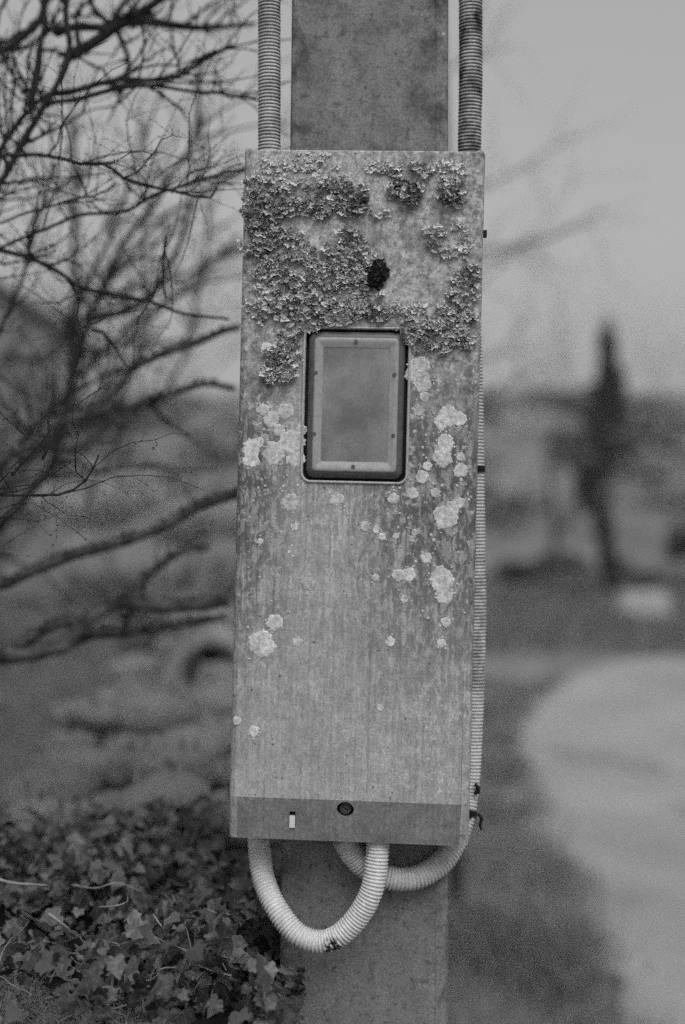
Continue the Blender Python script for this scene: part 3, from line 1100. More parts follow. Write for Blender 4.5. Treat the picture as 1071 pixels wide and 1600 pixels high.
lc, lpts = conduit('corrugated_conduit', [(421, -700, 1.264), (421, -250, 1.264), (421, 0, 1.264), (421, 228, 1.264), (418, 500, 1.264), (414, 900, 1.266), (406, 1180, 1.268), (403, 1270, 1.266), (405, 1317, 1.258), (412, 1373, 1.243), (433, 1421, 1.228), (464, 1459, 1.220), (499, 1472, 1.217), (530, 1462, 1.214), (560, 1432, 1.212), (581, 1392, 1.210), (589, 1345, 1.211), (591, 1312, 1.212)], 0.0101, M['conduit_l'])
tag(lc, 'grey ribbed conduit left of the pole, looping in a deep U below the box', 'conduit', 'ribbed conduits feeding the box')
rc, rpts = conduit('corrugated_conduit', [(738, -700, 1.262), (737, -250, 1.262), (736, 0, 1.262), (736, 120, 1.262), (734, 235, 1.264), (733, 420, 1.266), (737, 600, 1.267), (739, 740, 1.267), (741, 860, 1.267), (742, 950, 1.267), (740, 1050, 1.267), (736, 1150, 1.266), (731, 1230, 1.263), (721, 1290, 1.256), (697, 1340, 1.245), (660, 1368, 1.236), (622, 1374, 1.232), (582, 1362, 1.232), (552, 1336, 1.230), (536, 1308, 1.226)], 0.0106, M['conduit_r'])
tag(rc, 'grimy ribbed conduit right of the pole, running down the box edge with black ties', 'conduit', 'ribbed conduits feeding the box')

def near_pt(pts, px, py):
    best = min(range(len(pts)), key=lambda i: abs((pts[i].x / pts[i].y * FPX + 535.5) - px) + abs((CAM_H - pts[i].z) / pts[i].y * FPX + 800 - py))
    return best
def tie(root, pts, px, py, wid, tail=0, name='cable_tie'):
    i = near_pt(pts, px, py)
    n = max(2, int(wid / 0.0005))
    seg = pts[max(0, i - n // 2): i + n // 2 + 1]
    m = MB()
    m.tube(seg, 0.0113, 18)
    t = (seg[-1] - seg[0]).normalized()
    c = pts[i]
    side = Vector((1, -0.35, 0)).normalized()
    m.box(c + Vector((0.3, -0.95, 0)) * 0.0112, (0.005, 0.004, 0.0050))
    if tail:
        p0 = c + side * 0.0125
        m.tube([p0, p0 + Vector((0.004, -0.001, -0.005)) * tail, p0 + Vector((0.002, -0.002, -0.013)) * tail, p0 + Vector((0.0035, -0.002, -0.018)) * tail], [0.0016, 0.0016, 0.0014, 0.0008], 5)
    o = m.build(name, M['tie'], None)
    o.parent = root
    o.matrix_parent_inverse = Matrix.Translation(-Vector(root.location))
tie(rc, rpts, 740, 733, 0.0068)
tie(rc, rpts, 726, 1270, 0.0058, 0.8)
def blob(root, p, s):
    m = MB()
    m.tube([p + Vector((-0.3 * s, 0, -s)), p + Vector((0.35 * s, 0, -0.6 * s)), p + Vector((0.45 * s, 0, 0.2 * s)), p + Vector((-0.1 * s, 0, s))], [0.3 * s, 0.5 * s, 0.5 * s, 0.3 * s], 8)
    o = m.build('tie_tail', M['tie'], None)
    o.parent = root
    o.matrix_parent_inverse = Matrix.Translation(-Vector(root.location))
blob(rc, P(744, 1233, 1.250), 0.0045)

# ---------------------------------------------------------------- ivy
def leaf_mesh(name, r, stretch=1.0, cup=0.12):
    """five-lobed ivy leaf, unit length, stalk at the origin, tip along +Y, upper face +Z"""
    half = [(0.0, -0.02), (0.16, -0.17), (0.34, -0.16), (0.50, 0.02), (0.43, 0.13), (0.46, 0.26), (0.54, 0.42), (0.40, 0.50), (0.29, 0.57), (0.17, 0.76), (0.0, 0.98)]
    half = [(x * stretch * (1 + r.uniform(-.08, .08)), y * (1 + r.uniform(-.05, .05))) for x, y in half]
    half[0] = (0, half[0][1]); half[-1] = (0, half[-1][1])
    vs, uv = [], []
    bend = r.uniform(-0.25, 0.12)
    def z(x, y):
        return cup * abs(x) * 1.4 + bend * y * y * 0.6 - 0.35 * abs(x) ** 2 + 0.04 * math.sin(9 * x + 5 * y)
    mids = [(0, 0.12), (0, 0.34), (0, 0.58), (0, 0.80)]
    idx = {}
    def add(x, y):
        vs.append((x, y, z(x, y))); uv.append((x, y)); return len(vs) - 1
    fs = []
    mi = [add(*q) for q in mids]
    b = add(*half[0]); tip = add(*half[-1])
    for s in (1, -1):
        e = [b] + [add(x * s, y) for x, y in half[1:-1]] + [tip]
        spine = [0, 0, 0, 1, 1, 1, 2, 2, 2, 3]
        for k in range(len(e) - 1):
            a, c = e[k], e[k + 1]
            m0 = mi[spine[k]]
            f = (a, c, m0) if s == 1 else (c, a, m0)
            fs.append(f)
            if k + 1 < len(spine) and spine[k + 1] != spine[k]:
                m1 = mi[spine[k + 1]]
                fs.append((m0, c, m1) if s == 1 else (c, m0, m1))
        
    mb = MB()
    mb.v, mb.f, mb.uv = vs, fs, uv
    return mb

def leaf_matrix(p, nrm, az, size, tiltr):
    nrm = nrm.normalized()
    t = Vector((math.cos(az), math.sin(az), 0))
    t = (t - nrm * t.dot(nrm)).normalized()
    x = t.cross(nrm)
    m = Matrix((x, t, nrm)).transposed().to_4x4()
    return Matrix.Translation(p) @ m @ Matrix.Diagonal((size, size, size, 1))

def make_ivy():
    r = random.Random(77)
    root = empty('ivy_plant', (-0.25, 1.35, 1.05))
    inv = Matrix.Translation((0.25, -1.35, -1.05))
    tag(root, 'dark glossy ivy covering the bank at lower left of the pole', 'ivy')
    protos = [leaf_mesh('leaf', r, r.uniform(0.85, 1.15), r.uniform(0.0, 0.25)) for _ in range(7)]
    meshes = []
    for q in protos:
        me = q.mesh('leaf', False)
        me.materials.append(M['leaf'])
        meshes.append(me)
    spots = []
    # carpet on the bank top, placed on the real surface
    tries = 0
    while len(spots) < 2900 and tries < 40000:
        tries += 1
        y = r.uniform(1.08, 1.66)
        x = r.uniform(-0.48, -0.035)
        px, py = x / y * FPX + 535.5, (CAM_H - bank_z(x, y)) / y * FPX + 800
        if py > 1490 + max(0, (300 - px)) * -0.35 + 60 and px < 210 and r.random() < 0.75: continue
        if 180 < px < 330 and py > 1500 and r.random() < 0.5: continue
        z = bank_z(x, y)
        e = 0.02
        n = Vector(((bank_z(x - e, y) - bank_z(x + e, y)) / (2 * e), (bank_z(x, y - e) - bank_z(x, y + e)) / (2 * e), 1.0))
        n = Vector((max(-0.5, min(0.9, n.x)), max(-1, min(1, n.y)), 1)).normalized()
        n = (n + Vector((r.gauss(0.05, 0.55), r.gauss(-0.45, 0.5), 0))).normalized()
        size = r.choice((0.006, 0.008, 0.010, 0.012, 0.015, 0.020)) * r.uniform(0.8, 1.2)
        p = Vector((x, y, z + 0.006 + 0.075 * r.random() ** 0.9))
        spots.append((p, n, math.radians(-90 + r.gauss(0, 65)), size))
    # curtain hanging beside the pole
    for k in range(620):
        x = r.uniform(-0.22, -0.050)
        y = r.uniform(1.12, 1.30)
        z = r.uniform(0.98, 1.15) - max(0, 1.17 - y) * 0.6
        p = Vector((x, y - 0.02, z))
        n = Vector((r.gauss(0.15, 0.35), -1, r.gauss(0.45, 0.35)))
        size = r.uniform(0.007, 0.019)
        spots.append((p, n, math.radians(-90 + r.gauss(0, 50)), size))
    # young small leaves creeping on the pole's left edge
    for k in range(16):
        px, py = r.uniform(432, 476), r.uniform(1515, 1610)
        p = P(px, py, r.uniform(1.232, 1.245))
        spots.append((p, Vector((r.gauss(0, .35), -1, r.gauss(.3, .3))), r.uniform(0, 6.28), r.uniform(0.007, 0.013)))
    for k in range(8):
        px, py = r.uniform(425, 447), r.uniform(1330, 1400)
        spots.append((P(px, py, 1.262), Vector((r.gauss(0, .3), -1, .3)), r.uniform(0, 6.28), r.uniform(0.008, 0.013)))
    def score(s):
        p = s[0]
        px, py = p.x / p.y * FPX + 535.5, (CAM_H - p.z) / p.y * FPX + 800
        ok = -20 < px < 480 and 1200 < py < 1620
        return (0 if ok else 1, -s[3] / p.y)
    def clear(s_):
        p = s_[0]
        px, py = p.x / p.y * FPX + 535.5, (CAM_H - p.z) / p.y * FPX + 800
        return not (px > 372 and py < 1505 and p.y < 1.275) and not (px > 340 and py < 1330)
    spots = [q for q in spots if clear(q)]
    spots.sort(key=score)
    for s in spots[:300]:
        me = r.choice(meshes)
        o = put('leaf', me, root, inv @ leaf_matrix(*s, 0))
    mb = MB(); mb.uv = []
    for s in spots[300:]:
        q = r.choice(protos)
        m4 = inv @ leaf_matrix(*s, 0)
        mb.add([m4 @ Vector(v) for v in q.v], q.f)
        mb.uv += q.uv
    tag(mb.build('small_leaves', M['leaf'], root), kind='stuff')
    # leaf stalks
    mb = MB()
    for s in spots:
        if s[3] < 0.013 or r.random() < 0.6: continue
        p = s[0]
        q = p + Vector((r.uniform(-.015, .015), r.uniform(0, .015), -r.uniform(0.01, 0.03)))
        mb.tube([inv @ p, inv @ ((p + q) / 2 + Vector((0, 0, 0.004))), inv @ q], [0.0005, 0.0006, 0.0007], 4)
    tag(mb.build('leaf_stalks', M['twig_dry'], root), kind='stuff')
    mb = MB()
    for k in range(170):
        x, y = r.uniform(-0.42, -0.07), r.uniform(1.08, 1.7)
        p = Vector((x, y, bank_z(x, y) + r.uniform(0.01, 0.06)))
        q, rr = twig_path(p, Vector((r.gauss(0, 1), r.gauss(0, .6), r.gauss(0.1, .5))), r.uniform(0.02, 0.07), r, r.uniform(0.0003, 0.0007), 0.5)
        mb.tube([inv @ a for a in q], rr, 4)
    tag(mb.build('dry_stalks', M['twig_dry'], root), kind='stuff')
    # woody runners
    for k in range(7):
        x, y = r.uniform(-0.45, -0.1), r.uniform(1.2, 1.6)
        az = r.uniform(0, 6.28)
        pts = []
        for i in range(9):
            pts.append(inv @ Vector((x, y, bank_z(x, y) + 0.012 + 0.008 * math.sin(i * 1.3 + k))))
            az += r.gauss(0, 0.4)
            x += 0.03 * math.cos(az); y += 0.03 * math.sin(az)
            x = min(x, -0.06)
        m = MB()
        m.tube(pts, [0.0018 - 0.00012 * i for i in range(9)], 6)
        m.build('runner', M['bark'], root, True)
make_ivy()

# dry stalks lying over the ivy
def stalk(pxs, d, rad, label):
    pts = catmull([P(a, b, d + dd) for a, b, dd in pxs], 0.004)
    m = MB()
    n = len(pts)
    m.tube(pts, [rad * (1 - 0.5 * i / n) * (1 + 0.15 * math.sin(i * 1.7)) for i in range(n)], 6)
    tag(m.build('dry_stem', M['twig_dry'], None, True), label, 'stem', 'dry stems lying over the ivy')
stalk([(-12, 1372, 0), (20, 1380, 0), (45, 1382, 0), (78, 1384, .01)], 1.30, 0.0016, 'pale dry stem poking in from the left frame edge over the ivy')
stalk([(113, 1383, .02), (150, 1388, 0), (185, 1380, 0), (232, 1398, .01)], 1.32, 0.0008, 'thin dry stem lying level across the ivy top')
stalk([(76, 1428, 0), (92, 1440, 0), (112, 1457, .01), (113, 1464, .02)], 1.24, 0.0015, 'short thick pale dry stem slanting down among ivy leaves')
stalk([(155, 1418, .02), (178, 1416, 0), (198, 1410, 0), (200, 1398, .0)], 1.25, 0.0009, 'thin bent dry stem with upturned end among ivy leaves')
stalk([(160, 1500, .02), (160, 1482, 0), (168, 1474, 0), (181, 1476, 0), (181, 1496, .02)], 1.20, 0.0008, 'pale dry stem hooped over above the mossy corner')
stalk([(240, 1430, .01), (255, 1450, 0), (285, 1475, 0), (300, 1500, .02)], 1.22, 0.0008, 'thin curved dry stem running down between hanging ivy leaves')

# small fern
def make_fern():
    r = random.Random(4)
    b0 = P(248, 1640, 1.13)
    root = empty('fern', b0)
    tag(root, 'small pale fern sprouting from moss below the ivy', 'fern')
    for (tx, ty, dd) in ((257, 1523, 0.03), (215, 1560, 0.0), (300, 1575, 0.02), (190, 1600, -0.02)):
        tip = P(tx, ty, 1.15 + dd)
        m = MB()
        pts = catmull([b0, b0.lerp(tip, 0.5) + Vector((0, -0.004, 0.004)), tip], 0.003)
        m.tube([p - b0 for p in pts], [0.0008 * (1 - 0.7 * i / len(pts)) for i in range(len(pts))], 4)
        n = len(pts)
        ax = (tip - b0).normalized()
        sd = ax.cross(Vector((0, -1, 0.3))).normalized()
        for i in range(3, n - 1):
            L = 0.013 * math.sin(math.pi * (0.25 + 0.75 * i / n)) + 0.001
            for s in (1, -1):
                p = pts[i] - b0
                q = p + sd * (s * L) + ax * L * 0.35
                w = ax * 0.0011
                m.add([p - w, p + w, (p + q) / 2 + w * 1.1, q, (p + q) / 2 - w], [(0, 1, 2, 3, 4)])
        m.build('frond', M['fern'], root)
make_fern()

# ---------------------------------------------------------------- bare shrubs and trees
def side_twigs(mb, pts, radii, r, count, L, depth, knobs=True, up=0.2, sides=5):
    n = len(pts)
    for k in range(count):
        i = r.randint(max(1, n // 8), n - 2)
        t = (pts[i + 1] - pts[i]).normalized()
        d = (t * r.uniform(0.3, 0.9) + Vector((r.gauss(0, 0.5), r.gauss(0, 0.5), r.gauss(up, 0.5)))).normalized()
        rad = min(radii[i] * 0.55, 0.0035)
        LL = L * r.uniform(0.35, 1.0)
        q, rr = twig_path(pts[i], d, LL, r, rad, 0.45)
        mb.tube(q, rr, sides)
        if knobs:
            for j in range(1, len(q) - 1):
                if r.random() < 0.6:
                    s = max(rr[j] * 1.5, 0.0006)
                    o = Vector((r.gauss(0, 1), r.gauss(0, 1), r.gauss(0, 1))).normalized()
                    mb.tube([q[j], q[j] + o * s * 1.4, q[j] + o * s * 3.2], [s * 0.7, s * 0.8, s * 0.25], 4)
        if depth > 1:
            side_twigs(mb, q, rr, r, r.randint(2, 4), LL * 0.55, depth - 1, knobs, up, sides)

def shrub(label, root_p, stem_top, limbs, seed, mat, group, tw=(4, 0.22, 2)):
    r = random.Random(seed)
    root = empty('bare_shrub', root_p)
    tag(root, label, 'shrub', group)
    inv = -Vector(root_p)
    m = MB()
    pts = catmull([Vector(root_p), Vector(root_p).lerp(stem_top, 0.5) + Vector((0.05, 0.03, 0)), Vector(stem_top)], 0.06)
    n = len(pts)
    m.tube([p + inv for p in pts], [0.055 * (1 - 0.45 * i / n) for i in range(n)], 10)
    m.build('trunk', mat, root, True)
    tm = MB()
    for (path, w, dep, mossy, *opt) in limbs:
        src = opt[0] if opt else None
        P3 = []
        for q in path:
            dd = q[2] if len(q) > 2 else dep
            P3.append(P(q[0], q[1], dd))
        if src == 'trunk':
            base = Vector(stem_top).lerp(Vector(root_p), r.uniform(0.0, 0.6))
            mid = base.lerp(P3[0], 0.55) + Vector((0, 0, r.uniform(-0.05, 0.05)))
            P3 = [base, mid] + P3
        pts = catmull(P3, 0.012)
        n = len(pts)
        r0 = 1.65 * w * dep / FPX / 2
        rad = []
        for i in range(n):
            f = i / n
            pt = pts[i]
            k = 1 + 0.22 * noise.noise(pt * 55) + (0.30 * noise.noise(pt * 26) if mossy else 0)
            rad.append(r0 * (1.12 - (0.5 if mossy else 0.62) * f) * k)
        pts = [p + Vector((noise.noise(p * 20), noise.noise(p * 20 + Vector((9, 0, 0))), noise.noise(p * 20 + Vector((0, 9, 0))))) * 0.006 for p in pts]
        m = MB()
        m.tube([p + inv for p in pts], rad, 8)
        m.build('branch', M['bark_moss'] if mossy else mat, root, True)
        if mossy:      # tufts of moss standing on the upper side
            mm = MB()
            for i in range(2, n - 2):
                for k in range(9):
                    a = r.uniform(-1.2, 1.2)
                    p = pts[i] + inv + Vector((r.gauss(0, .3), r.gauss(0, .5), 0)) * rad[i] + Vector((0, 0, rad[i] * 0.75))
                    blade(mm, p, r.uniform(0.003, 0.009), 0.003, r.uniform(0, 6.28), r.uniform(.5, 1.8), r)
            tag(mm.build('moss', M['bough_moss'], root), kind='stuff')
        c, L, dp = tw
        side_twigs(tm, [p + inv for p in pts], rad, r, int((0.25 if mossy else 1.0) * c * len(pts) * 0.012 / 0.12), L, dp)
    o = tm.build('twigs', mat, root)
    tag(o, kind='stuff')
    return root

TR = 'trunk'
near = [
    ([(-40, 345), (0, 289), (34, 225), (68, 169), (86, 139), (109, 75), (109, 30), (112, -60)], 10, 1.50, 0, TR),
    ([(-30, 290), (0, 240), (22, 202), (49, 165), (82, 139)], 10, 1.52, 0, TR),
    ([(-30, 105), (0, 82), (38, 56), (71, 26), (84, -40)], 14, 1.62, 0, TR),
    ([(49, 165), (56, 112), (62, 67), (70, 30), (60, -30)], 8, 1.53, 0),
    ([(108, 88), (157, 56), (202, 30), (240, 11), (300, -20)], 11, 1.58, 0),
    ([(84, 54, 1.55), (150, 39, 1.6), (225, 39, 1.65), (300, 45, 1.7), (410, 34, 1.75)], 8, 1.62, 0),
    ([(84, 142), (150, 135), (202, 126), (262, 122), (319, 97), (375, 67)], 6, 1.52, 0),
    ([(72, 161), (150, 146), (210, 135), (262, 135), (337, 148), (410, 158)], 5, 1.50, 0),
    ([(15, 240, 1.45), (94, 247, 1.38), (127, 259, 1.36), (165, 262, 1.35), (199, 281, 1.35), (259, 298, 1.35), (330, 304, 1.35), (343, 281, 1.35)], 4, 1.36, 0),
    ([(-30, 400), (0, 386), (67, 358), (120, 339), (202, 324), (259, 296), (319, 277), (385, 260)], 5.5, 1.46, 0, TR),
    ([(-30, 360), (0, 347), (60, 324), (150, 304), (202, 277)], 4, 1.42, 0, TR),
    ([(0, 387), (49, 399), (94, 426), (116, 446), (161, 457), (225, 472), (292, 491), (375, 504)], 4.5, 1.47, 0),
    ([(259, 370), (255, 409), (259, 457), (268, 484)], 3, 1.36, 0),
    ([(142, 517), (161, 521), (187, 551), (199, 577)], 3, 1.45, 0),
    ([(-30, 777), (0, 776), (56, 774), (97, 776), (124, 759), (139, 739), (154, 711)], 4.0, 1.22, 0, TR),
    ([(-30, 800), (0, 806), (15, 808), (43, 784)], 3.2, 1.20, 0, TR),
    ([(22, 738), (37, 716), (30, 690)], 3.0, 1.26, 0),
    ([(70, 715), (77, 694), (75, 645)], 3.0, 1.28, 0),
    ([(-60, 690), (-20, 560), (20, 470), (60, 340), (90, 240)], 6, 1.7, 0, TR),
]
shrub('dark bare shrub whose near branches fan out at the top left', (-0.95, 1.75, 0.45), Vector((-0.78, 1.66, 1.45)), near, 31, M['bark'], 'bare winter shrubs on the bank', (6.5, 0.17, 2))
mid = [
    ([(60, 760), (112, 600), (139, 502), (161, 450), (187, 394), (240, 319), (270, 270), (300, 221), (309, 161), (312, 90)], 9, 2.1, 0, TR),
    ([(112, 600), (120, 430), (112, 375), (120, 319), (116, 255), (110, 180)], 8, 2.5, 0),
    ([(-20, 755), (40, 715), (79, 679), (139, 637), (187, 600), (210, 574), (255, 555), (296, 536), (380, 512)], 11, 1.72, 1, TR),
    ([(-40, 935), (0, 915), (45, 896), (94, 877), (180, 851), (232, 832), (292, 799), (367, 769), (420, 750)], 15, 1.72, 1, TR),
    ([(-40, 1032), (0, 1027), (49, 1020), (105, 1009), (116, 986), (165, 952), (210, 941), (290, 948), (360, 938)], 21, 1.74, 1, TR),
    ([(20, 1010), (60, 985), (112, 968), (118, 990)], 12, 1.74, 1),
    ([(105, 1008), (160, 990), (230, 985), (300, 972), (370, 962)], 10, 1.78, 1),
    ([(120, 650), (225, 630), (274, 611), (320, 603), (380, 606)], 8, 1.8, 1),
    ([(-30, 770), (60, 750), (150, 738), (232, 731), (337, 735)], 6, 2.1, 1, TR),
    ([(180, 945), (230, 900), (285, 862), (335, 858)], 9, 1.85, 1),
    ([(10, 770), (70, 700), (150, 560), (215, 520), (300, 440), (380, 360)], 6, 2.6, 0, TR),
    ([(-20, 600), (60, 560), (130, 500), (215, 470), (330, 410), (390, 385)], 6, 2.7, 0, TR),
    ([(240, 640), (285, 560), (300, 500), (320, 420), (325, 300), (310, 160)], 5, 2.8, 0),
]
rr_ = random.Random(70)
for k in range(9):
    x0, y0 = rr_.uniform(-20, 160), rr_.uniform(330, 800)
    ang = math.radians(rr_.gauss(42, 16))
    L_ = rr_.uniform(220, 420)
    cv = rr_.uniform(-60, 60)
    pth = [(x0 + L_ * f * math.cos(ang) + cv * math.sin(math.pi * f) * 0.5, y0 - L_ * f * math.sin(ang) + cv * math.sin(math.pi * f)) for f in (0, .25, .5, .75, 1)]
    mid.append((pth, rr_.uniform(3.0, 5.5), rr_.uniform(1.9, 2.6), 0))
shrub('mossy-limbed bare shrub with thick blurred boughs left of the box', (-1.15, 2.5, 0.15), Vector((-0.98, 2.35, 1.15)), mid, 57, M['bark'], 'bare winter shrubs on the bank', (3.0, 0.24, 2))

MINR = 0.003
def bare_tree(label, base, height, spread, seed, mat, group, levels=5, lean=(0, 0), r0=None, name='bare_tree', cat='tree', first=0.25):
    r = random.Random(seed)
    base = Vector(base)
    root = empty(name, base)
    tag(root, label, cat, group)
    tm, cm = MB(), MB()
    r0 = r0 or height * 0.018
    def grow(p, d, L, rad, lev, mb):
        n = 5
        pts, rr = [p.copy()], [rad]
        for i in range(n):
            d = (d + Vector((r.gauss(0, .16), r.gauss(0, .16), r.gauss(0.03, .12)))).normalized()
            p = p + d * (L / n)
            pts.append(p.copy()); rr.append(rad * (1 - 0.45 * (i + 1) / n))
        mb.tube(pts, rr, 6 if lev == 0 else 4)
        if lev >= levels: return
        k = r.randint(4, 5) if lev < 2 else r.randint(3, 4)
        for j in range(k):
            i = n if j == 0 else r.randint(1 if lev else 2, n)
            nd = (d * r.uniform(.6, 1.0) + Vector((r.gauss(0, spread), r.gauss(0, spread), r.gauss(0.18, spread * .7)))).normalized()
            grow(pts[i], nd, L * r.uniform(.55, .8), rr[i] * r.uniform(.5, .7), lev + 1, cm)
    grow(Vector((0, 0, -0.05)), Vector((lean[0], lean[1], 1)).normalized(), height * first, r0, 0, tm)
    tm.build('trunk', mat, root, True)
    cm.build('crown', mat, root)
    return root
GB = 'bare winter trees in the background'
bare_tree('blurred bare bush behind branches close to the left box edge', (-0.95, 6.6, 0.0), 3.4, 0.55, 14, M['bark'], GB, 4, (0.05, 0), 0.045)
bare_tree('tall soft-edged bare tree in the meadow at left', (-3.2, 13, 0.0), 8.0, 0.55, 25, M['bark_far'], GB, 5, (0.1, 0), 0.12)
# twigs reaching out from behind the box on its right
rt = MB()
r_ = random.Random(6)
tb = Vector((0.42, 5.2, 0))
tree_r = empty('bare_sapling', tb)
tag(tree_r, 'slender bare sapling behind the box, faint twigs showing at right', 'tree', GB)
mt = MB()
spine = catmull([tb, P(700, 900, 5.2), P(712, 520, 5.15), P(700, 300, 5.1), P(690, 60, 5.1), P(680, -120, 5.1)], 0.08)
mt.tube([p - tb for p in spine], [0.028 * (1 - 0.75 * i / len(spine)) for i in range(len(spine))], 8)
mt.build('trunk', M['bark'], tree_r, True)
for path, w in (([(700, 110), (757, 82), (780, 74), (806, 68)], 7), ([(702, 330), (757, 290), (807, 267), (856, 235), (915, 204)], 8), ([(712, 480), (780, 415), (835, 364), (866, 325), (894, 287), (911, 249)], 6), ([(706, 410), (757, 391), (832, 379), (856, 374), (901, 350), (955, 324)], 9), ([(708, 440), (757, 415), (790, 392), (832, 379)], 7), ([(712, 560), (770, 560), (800, 530), (840, 480)], 7), ([(700, 640), (760, 610), (800, 600), (820, 560)], 7)):
    pts = catmull([P(a, b, 5.15) for a, b in path], 0.03)
    rad = [0.5 * w * 5.15 / FPX / 2 * (1 - 0.6 * i / len(pts)) for i in range(len(pts))]
    m = MB(); m.tube([p - tb for p in pts], rad, 6)
    m.build('branch', M['bark'], tree_r, True)
    side_twigs(rt, [p - tb for p in pts], rad, r_, 9, 0.40, 2, False)
tag(rt.build('twigs', M['bark'], tree_r), kind='stuff')

bare_tree('bare tree behind the ivy-clad trunk at right, soft and grey', (6.0, 33, 0.0), 13.5, 0.6, 41, M['bark_far'], GB, 5, (0, 0), 0.06)
bare_tree('low bare tree between the box and the ivy-clad trunk', (4.5, 30, 0.0), 9.5, 0.7, 52, M['bark_far'], GB, 5, (0, 0), 0.09)
bare_tree('bare tree cut by the right frame edge', (8.8, 34, 0.1), 14.5, 0.6, 63, M['bark_far'], GB, 5, (-0.1, 0), 0.06)

def leaf_cloud(mb, c, rad, n, size, r):
    for k in range(n):
        d = Vector((r.gauss(0, 1), r.gauss(0, 1), r.gauss(0, 1))).normalized() * (r.random() ** 0.4)
        p = Vector(c) + Vector((d.x * rad[0], d.y * rad[1], d.z * rad[2]))
        u = Vector((r.gauss(0, 1), r.gauss(0, 1), r.gauss(0, 1))).normalized() * size * r.uniform(.6, 1.4)
        v = u.orthogonal().normalized() * size * r.uniform(.4, .9)
        mb.add([p - u, p + v, p + u, p - v], [(0, 1, 2, 3)])

def ivy_tree():
    r = random.Random(9)
    D = 27.0
    path = [(957, 900, 14), (950, 862, 16), (946, 820, 22), (930, 775, 30), (936, 730, 38), (950, 690, 40), (950, 650, 38), (948, 610, 32), (950, 570, 22), (948, 540, 18), (950, 515, 14)]
    base = P(957, 905, D)
    base.z = hill(base.x, base.y)
    root = empty('ivy_clad_tree', base)
    tag(root, 'slim dark ivy-covered tree trunk at right beyond the path', 'tree')
    pts = catmull([base] + [P(a, b, D) for a, b, c in path[1:]] + [P(950, 495, D)], 0.15)
    m = MB()
    m.tube([p - base for p in pts], [0.15 * (1 - 0.6 * i / len(pts)) for i in range(len(pts))], 8)
    m.build('trunk', M['bark'], root, True)
    m = MB()
    om = MB()
    for (a, b, w) in path:
        leaf_cloud(om, P(a, b, D) - base, (w * 1.05 * D / FPX, w * D / FPX, 28 * D / FPX), int((8 if b > 600 else 4) * w), 0.05, r)
    om.build('outer_foliage', M['hedge'], root)
    for (a, b, w, h, n) in ((978, 702, 16, 12, 240), (958, 722, 16, 10, 160), (908, 752, 10, 20, 260), (922, 785, 11, 22, 280), (938, 820, 11, 24, 300), (948, 850, 9, 24, 220), (951, 548, 14, 26, 420), (950, 580, 18, 18, 200), (946, 524, 14, 12, 170), (942, 610, 24, 18, 200), (962, 612, 20, 18, 160), (962, 590, 14, 20, 120), (970, 640, 14, 22, 160), (925, 660, 16, 26, 120), (957, 885, 12, 14, 160), (975, 880, 14, 8, 80)):
        leaf_cloud(m, P(a + r.uniform(-3, 3), b, D) - base, (w * D / FPX, .22, h * D / FPX), n, 0.06, r)
    m.build('crown', M['dark_leaf'], root)
    tm = MB()
    side_twigs(tm, [p - base for p in pts[len(pts) // 5:]], [0.05] * len(pts), r, 46, 1.5, 3, False, 0.4, 4)
    tag(tm.build('twigs', M['bark_far'], root), kind='stuff')
ivy_tree()

def bush(label, px, py, D, w, h, n, mat, seed, group):
    r = random.Random(seed)
    c = P(px, py, D)
    b = Vector((c.x, c.y, hill(c.x, c.y)))
    root = empty('bush', b)
    tag(root, label, 'bush', group)
    m = MB()
    for k in range(5):
        q, rr = twig_path(Vector((r.gauss(0, .1), r.gauss(0, .1), -0.05)), Vector((r.gauss(0, .5), r.gauss(0, .5), 1)), h * 1.2 * D / FPX, r, 0.02)
        m.tube(q, rr, 5)
    m.build('stems', M['bark'], root)
    m = MB()
    zc = max((c - b).z, 0.1)
    for k in range(7):
        o = Vector((r.uniform(-.7, .7) * w * D / FPX, r.uniform(-.5, .5), r.uniform(-.3, .3) * h * D / FPX + zc))
        leaf_cloud(m, o, (w * .5 * D / FPX, .4, h * .55 * D / FPX), n // 7, 0.06, r)
    m.build('crown', mat, root)
BG = 'dark low bushes at the far side of the meadow'
bush('low dark bush just right of the box beyond the grass', 800, 893, 25, 60, 22, 1400, M['hedge'], 1, BG)
bush('arched dark bush between the box and the ivy-clad trunk', 880, 878, 26, 40, 20, 1000, M['hedge'], 2, BG)
bush('dark bush at the right frame edge above the white block', 1088, 850, 27, 40, 45, 1100, M['hedge'], 3, BG)
bush('small dark bush directly behind the white block', 1000, 905, 26, 40, 14, 700, M['hedge'], 4, BG)
bush('grey scrubby bush behind the mossy boughs at left', 150, 790, 22, 110, 60, 2400, M['scrub'], 5, BG)
bush('grey scrubby bush close to the left side of the box', 310, 820, 20, 90, 50, 2200, M['scrub'], 6, BG)

def white_block():
    c = G(1004, 966, 0.0)
    D = c.y
    s = D / FPX
    root = empty('stone_block', (c.x, c.y, hill(c.x, c.y)))
    bm = bmesh.new()
    bmesh.ops.create_cube(bm, size=1.0)
    for v in bm.verts:
        v.co = Vector((v.co.x * 80 * s, v.co.y * 0.45, (v.co.z + 0.5) * 47 * s - 0.03))
    bmesh.ops.bevel(bm, geom=bm.edges[:], offset=0.05, segments=3, affect='EDGES')
    bmesh.ops.subdivide_edges(bm, edges=bm.edges[:], cuts=1)
    for v in bm.verts:
        v.co += Vector((1, 1, 1)) * 0.02 * noise.noise(v.co * 5)
    me = bpy.data.meshes.new('block')
    bm.to_mesh(me); bm.free()
    me.materials.append(M['block'])
    put('block', me, root)
    tag(root, 'white painted stone block on the grass at the far right', 'stone block')
white_block()

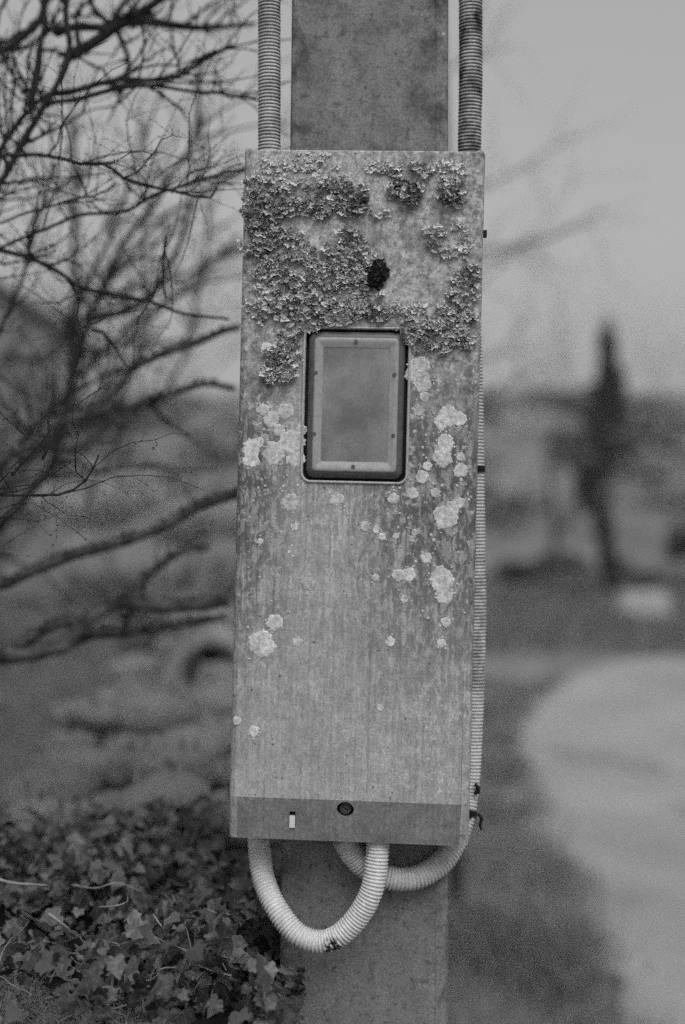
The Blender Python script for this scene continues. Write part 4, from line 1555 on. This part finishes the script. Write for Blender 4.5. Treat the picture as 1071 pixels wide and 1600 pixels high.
# scrub on the far hillside, one soft mass
def hillside():
    r = random.Random(19)
    m = MB(); m.tone = []
    for k in range(520):
        y = r.uniform(45, 104) if k < 200 else r.uniform(92, 107)
        x = r.uniform(-0.3, 0.3) * y
        s = r.uniform(0.4, 1.5)
        leaf_cloud(m, (x, y, hill(x, y) + s * 0.25), (s * 1.5, s, s * 0.6), 60, 0.28, r)
        m.tone += [r.choice((0.06, 0.12, 0.2, 0.3, 0.38))] * 60
    tag(m.build('hillside_scrub', M['far_scrub']), 'soft grey scrub dotted over the distant hillside', 'scrub', kind='stuff')
hillside()

# two fence posts in the meadow at left
for (a, b0, b1, lab) in ((196, 925, 1091, 'left one of two dark fence posts in the meadow'), (241, 940, 1086, 'right one of two dark fence posts in the meadow')):
    g = G(a, b1, 0.0)
    h = (b1 - b0) * g.y / FPX
    m = MB()
    m.tube([(0, 0, -0.1), (0.005, 0, h * 0.5), (0.0, 0.01, h * 0.96), (0, 0.01, h)], [0.055, 0.052, 0.05, 0.035], 9)
    o = m.build('fence_post', M['post'], None, True)
    o.location = (g.x, g.y, hill(g.x, g.y))
    tag(o, lab, 'post', 'fence posts in the meadow')

# house at the left frame edge
def house():
    D = 24.0
    xr = P(96, 0, D).x
    ze, zr = P(0, 512, D).z, P(0, 512, D).z
    pitch = 0.62
    hw = 3.4
    cx = xr - hw
    ze = P(96, 508, D).z
    zr = ze + hw * pitch
    root = empty('stone_house', (cx, D, 0))
    root.rotation_euler = (0, 0, math.radians(16))
    L = 9.0
    m = MB()
    prof = [(-hw, -0.2), (hw, -0.2), (hw, ze - .1), (0, zr - .1), (-hw, ze - .1)]
    vs = [(x, 0, z) for x, z in prof] + [(x, L, z) for x, z in prof]
    m.add(vs, [(0, 1, 2, 3, 4), (9, 8, 7, 6, 5)] + [(k, k + 5, (k + 1) % 5 + 5, (k + 1) % 5) for k in range(5)])
    m.build('wall', M['wall'], root)
    for s in (-1, 1):
        m = MB()
        o = 0.28
        a = Vector((s * (hw + o), -0.18, ze - o * pitch)); b = Vector((0, -0.18, zr))
        up = Vector((0, 0, 0.16))
        ln = Vector((0, L + .36, 0))
        vs = [a, b, b + up, a + up, a + ln, b + ln, b + up + ln, a + up + ln]
        m.add(vs, [(0, 1, 2, 3), (7, 6, 5, 4), (0, 4, 5, 1), (3, 2, 6, 7), (0, 3, 7, 4), (1, 5, 6, 2)])
        m.build('roof_slope', M['roof'], root)
    m = MB(); m.box((0, 1.0, zr + 0.45), (0.8, 0.7, 1.1)); ch = m.build('chimney', M['wall'], root)
    m = MB(); m.box((0, 1.0, zr + 1.06), (0.95, 0.85, 0.14)); m.build('cornice', M['wall'], ch)
    for (x, z) in ((1.2, 3.2), (1.2, 1.2), (-1.4, 3.2), (-1.4, 1.2)):
        m = MB(); m.box((x, -0.02, z), (1.0, 0.06, 1.2)); w = m.build('window', M['block'], root)
        m = MB(); m.box((x, -0.06, z), (0.8, 0.03, 1.0)); m.build('pane', M['glass'], w)
    tag(root, 'blurred gabled house with dark roof at the left frame edge', 'house')
house()
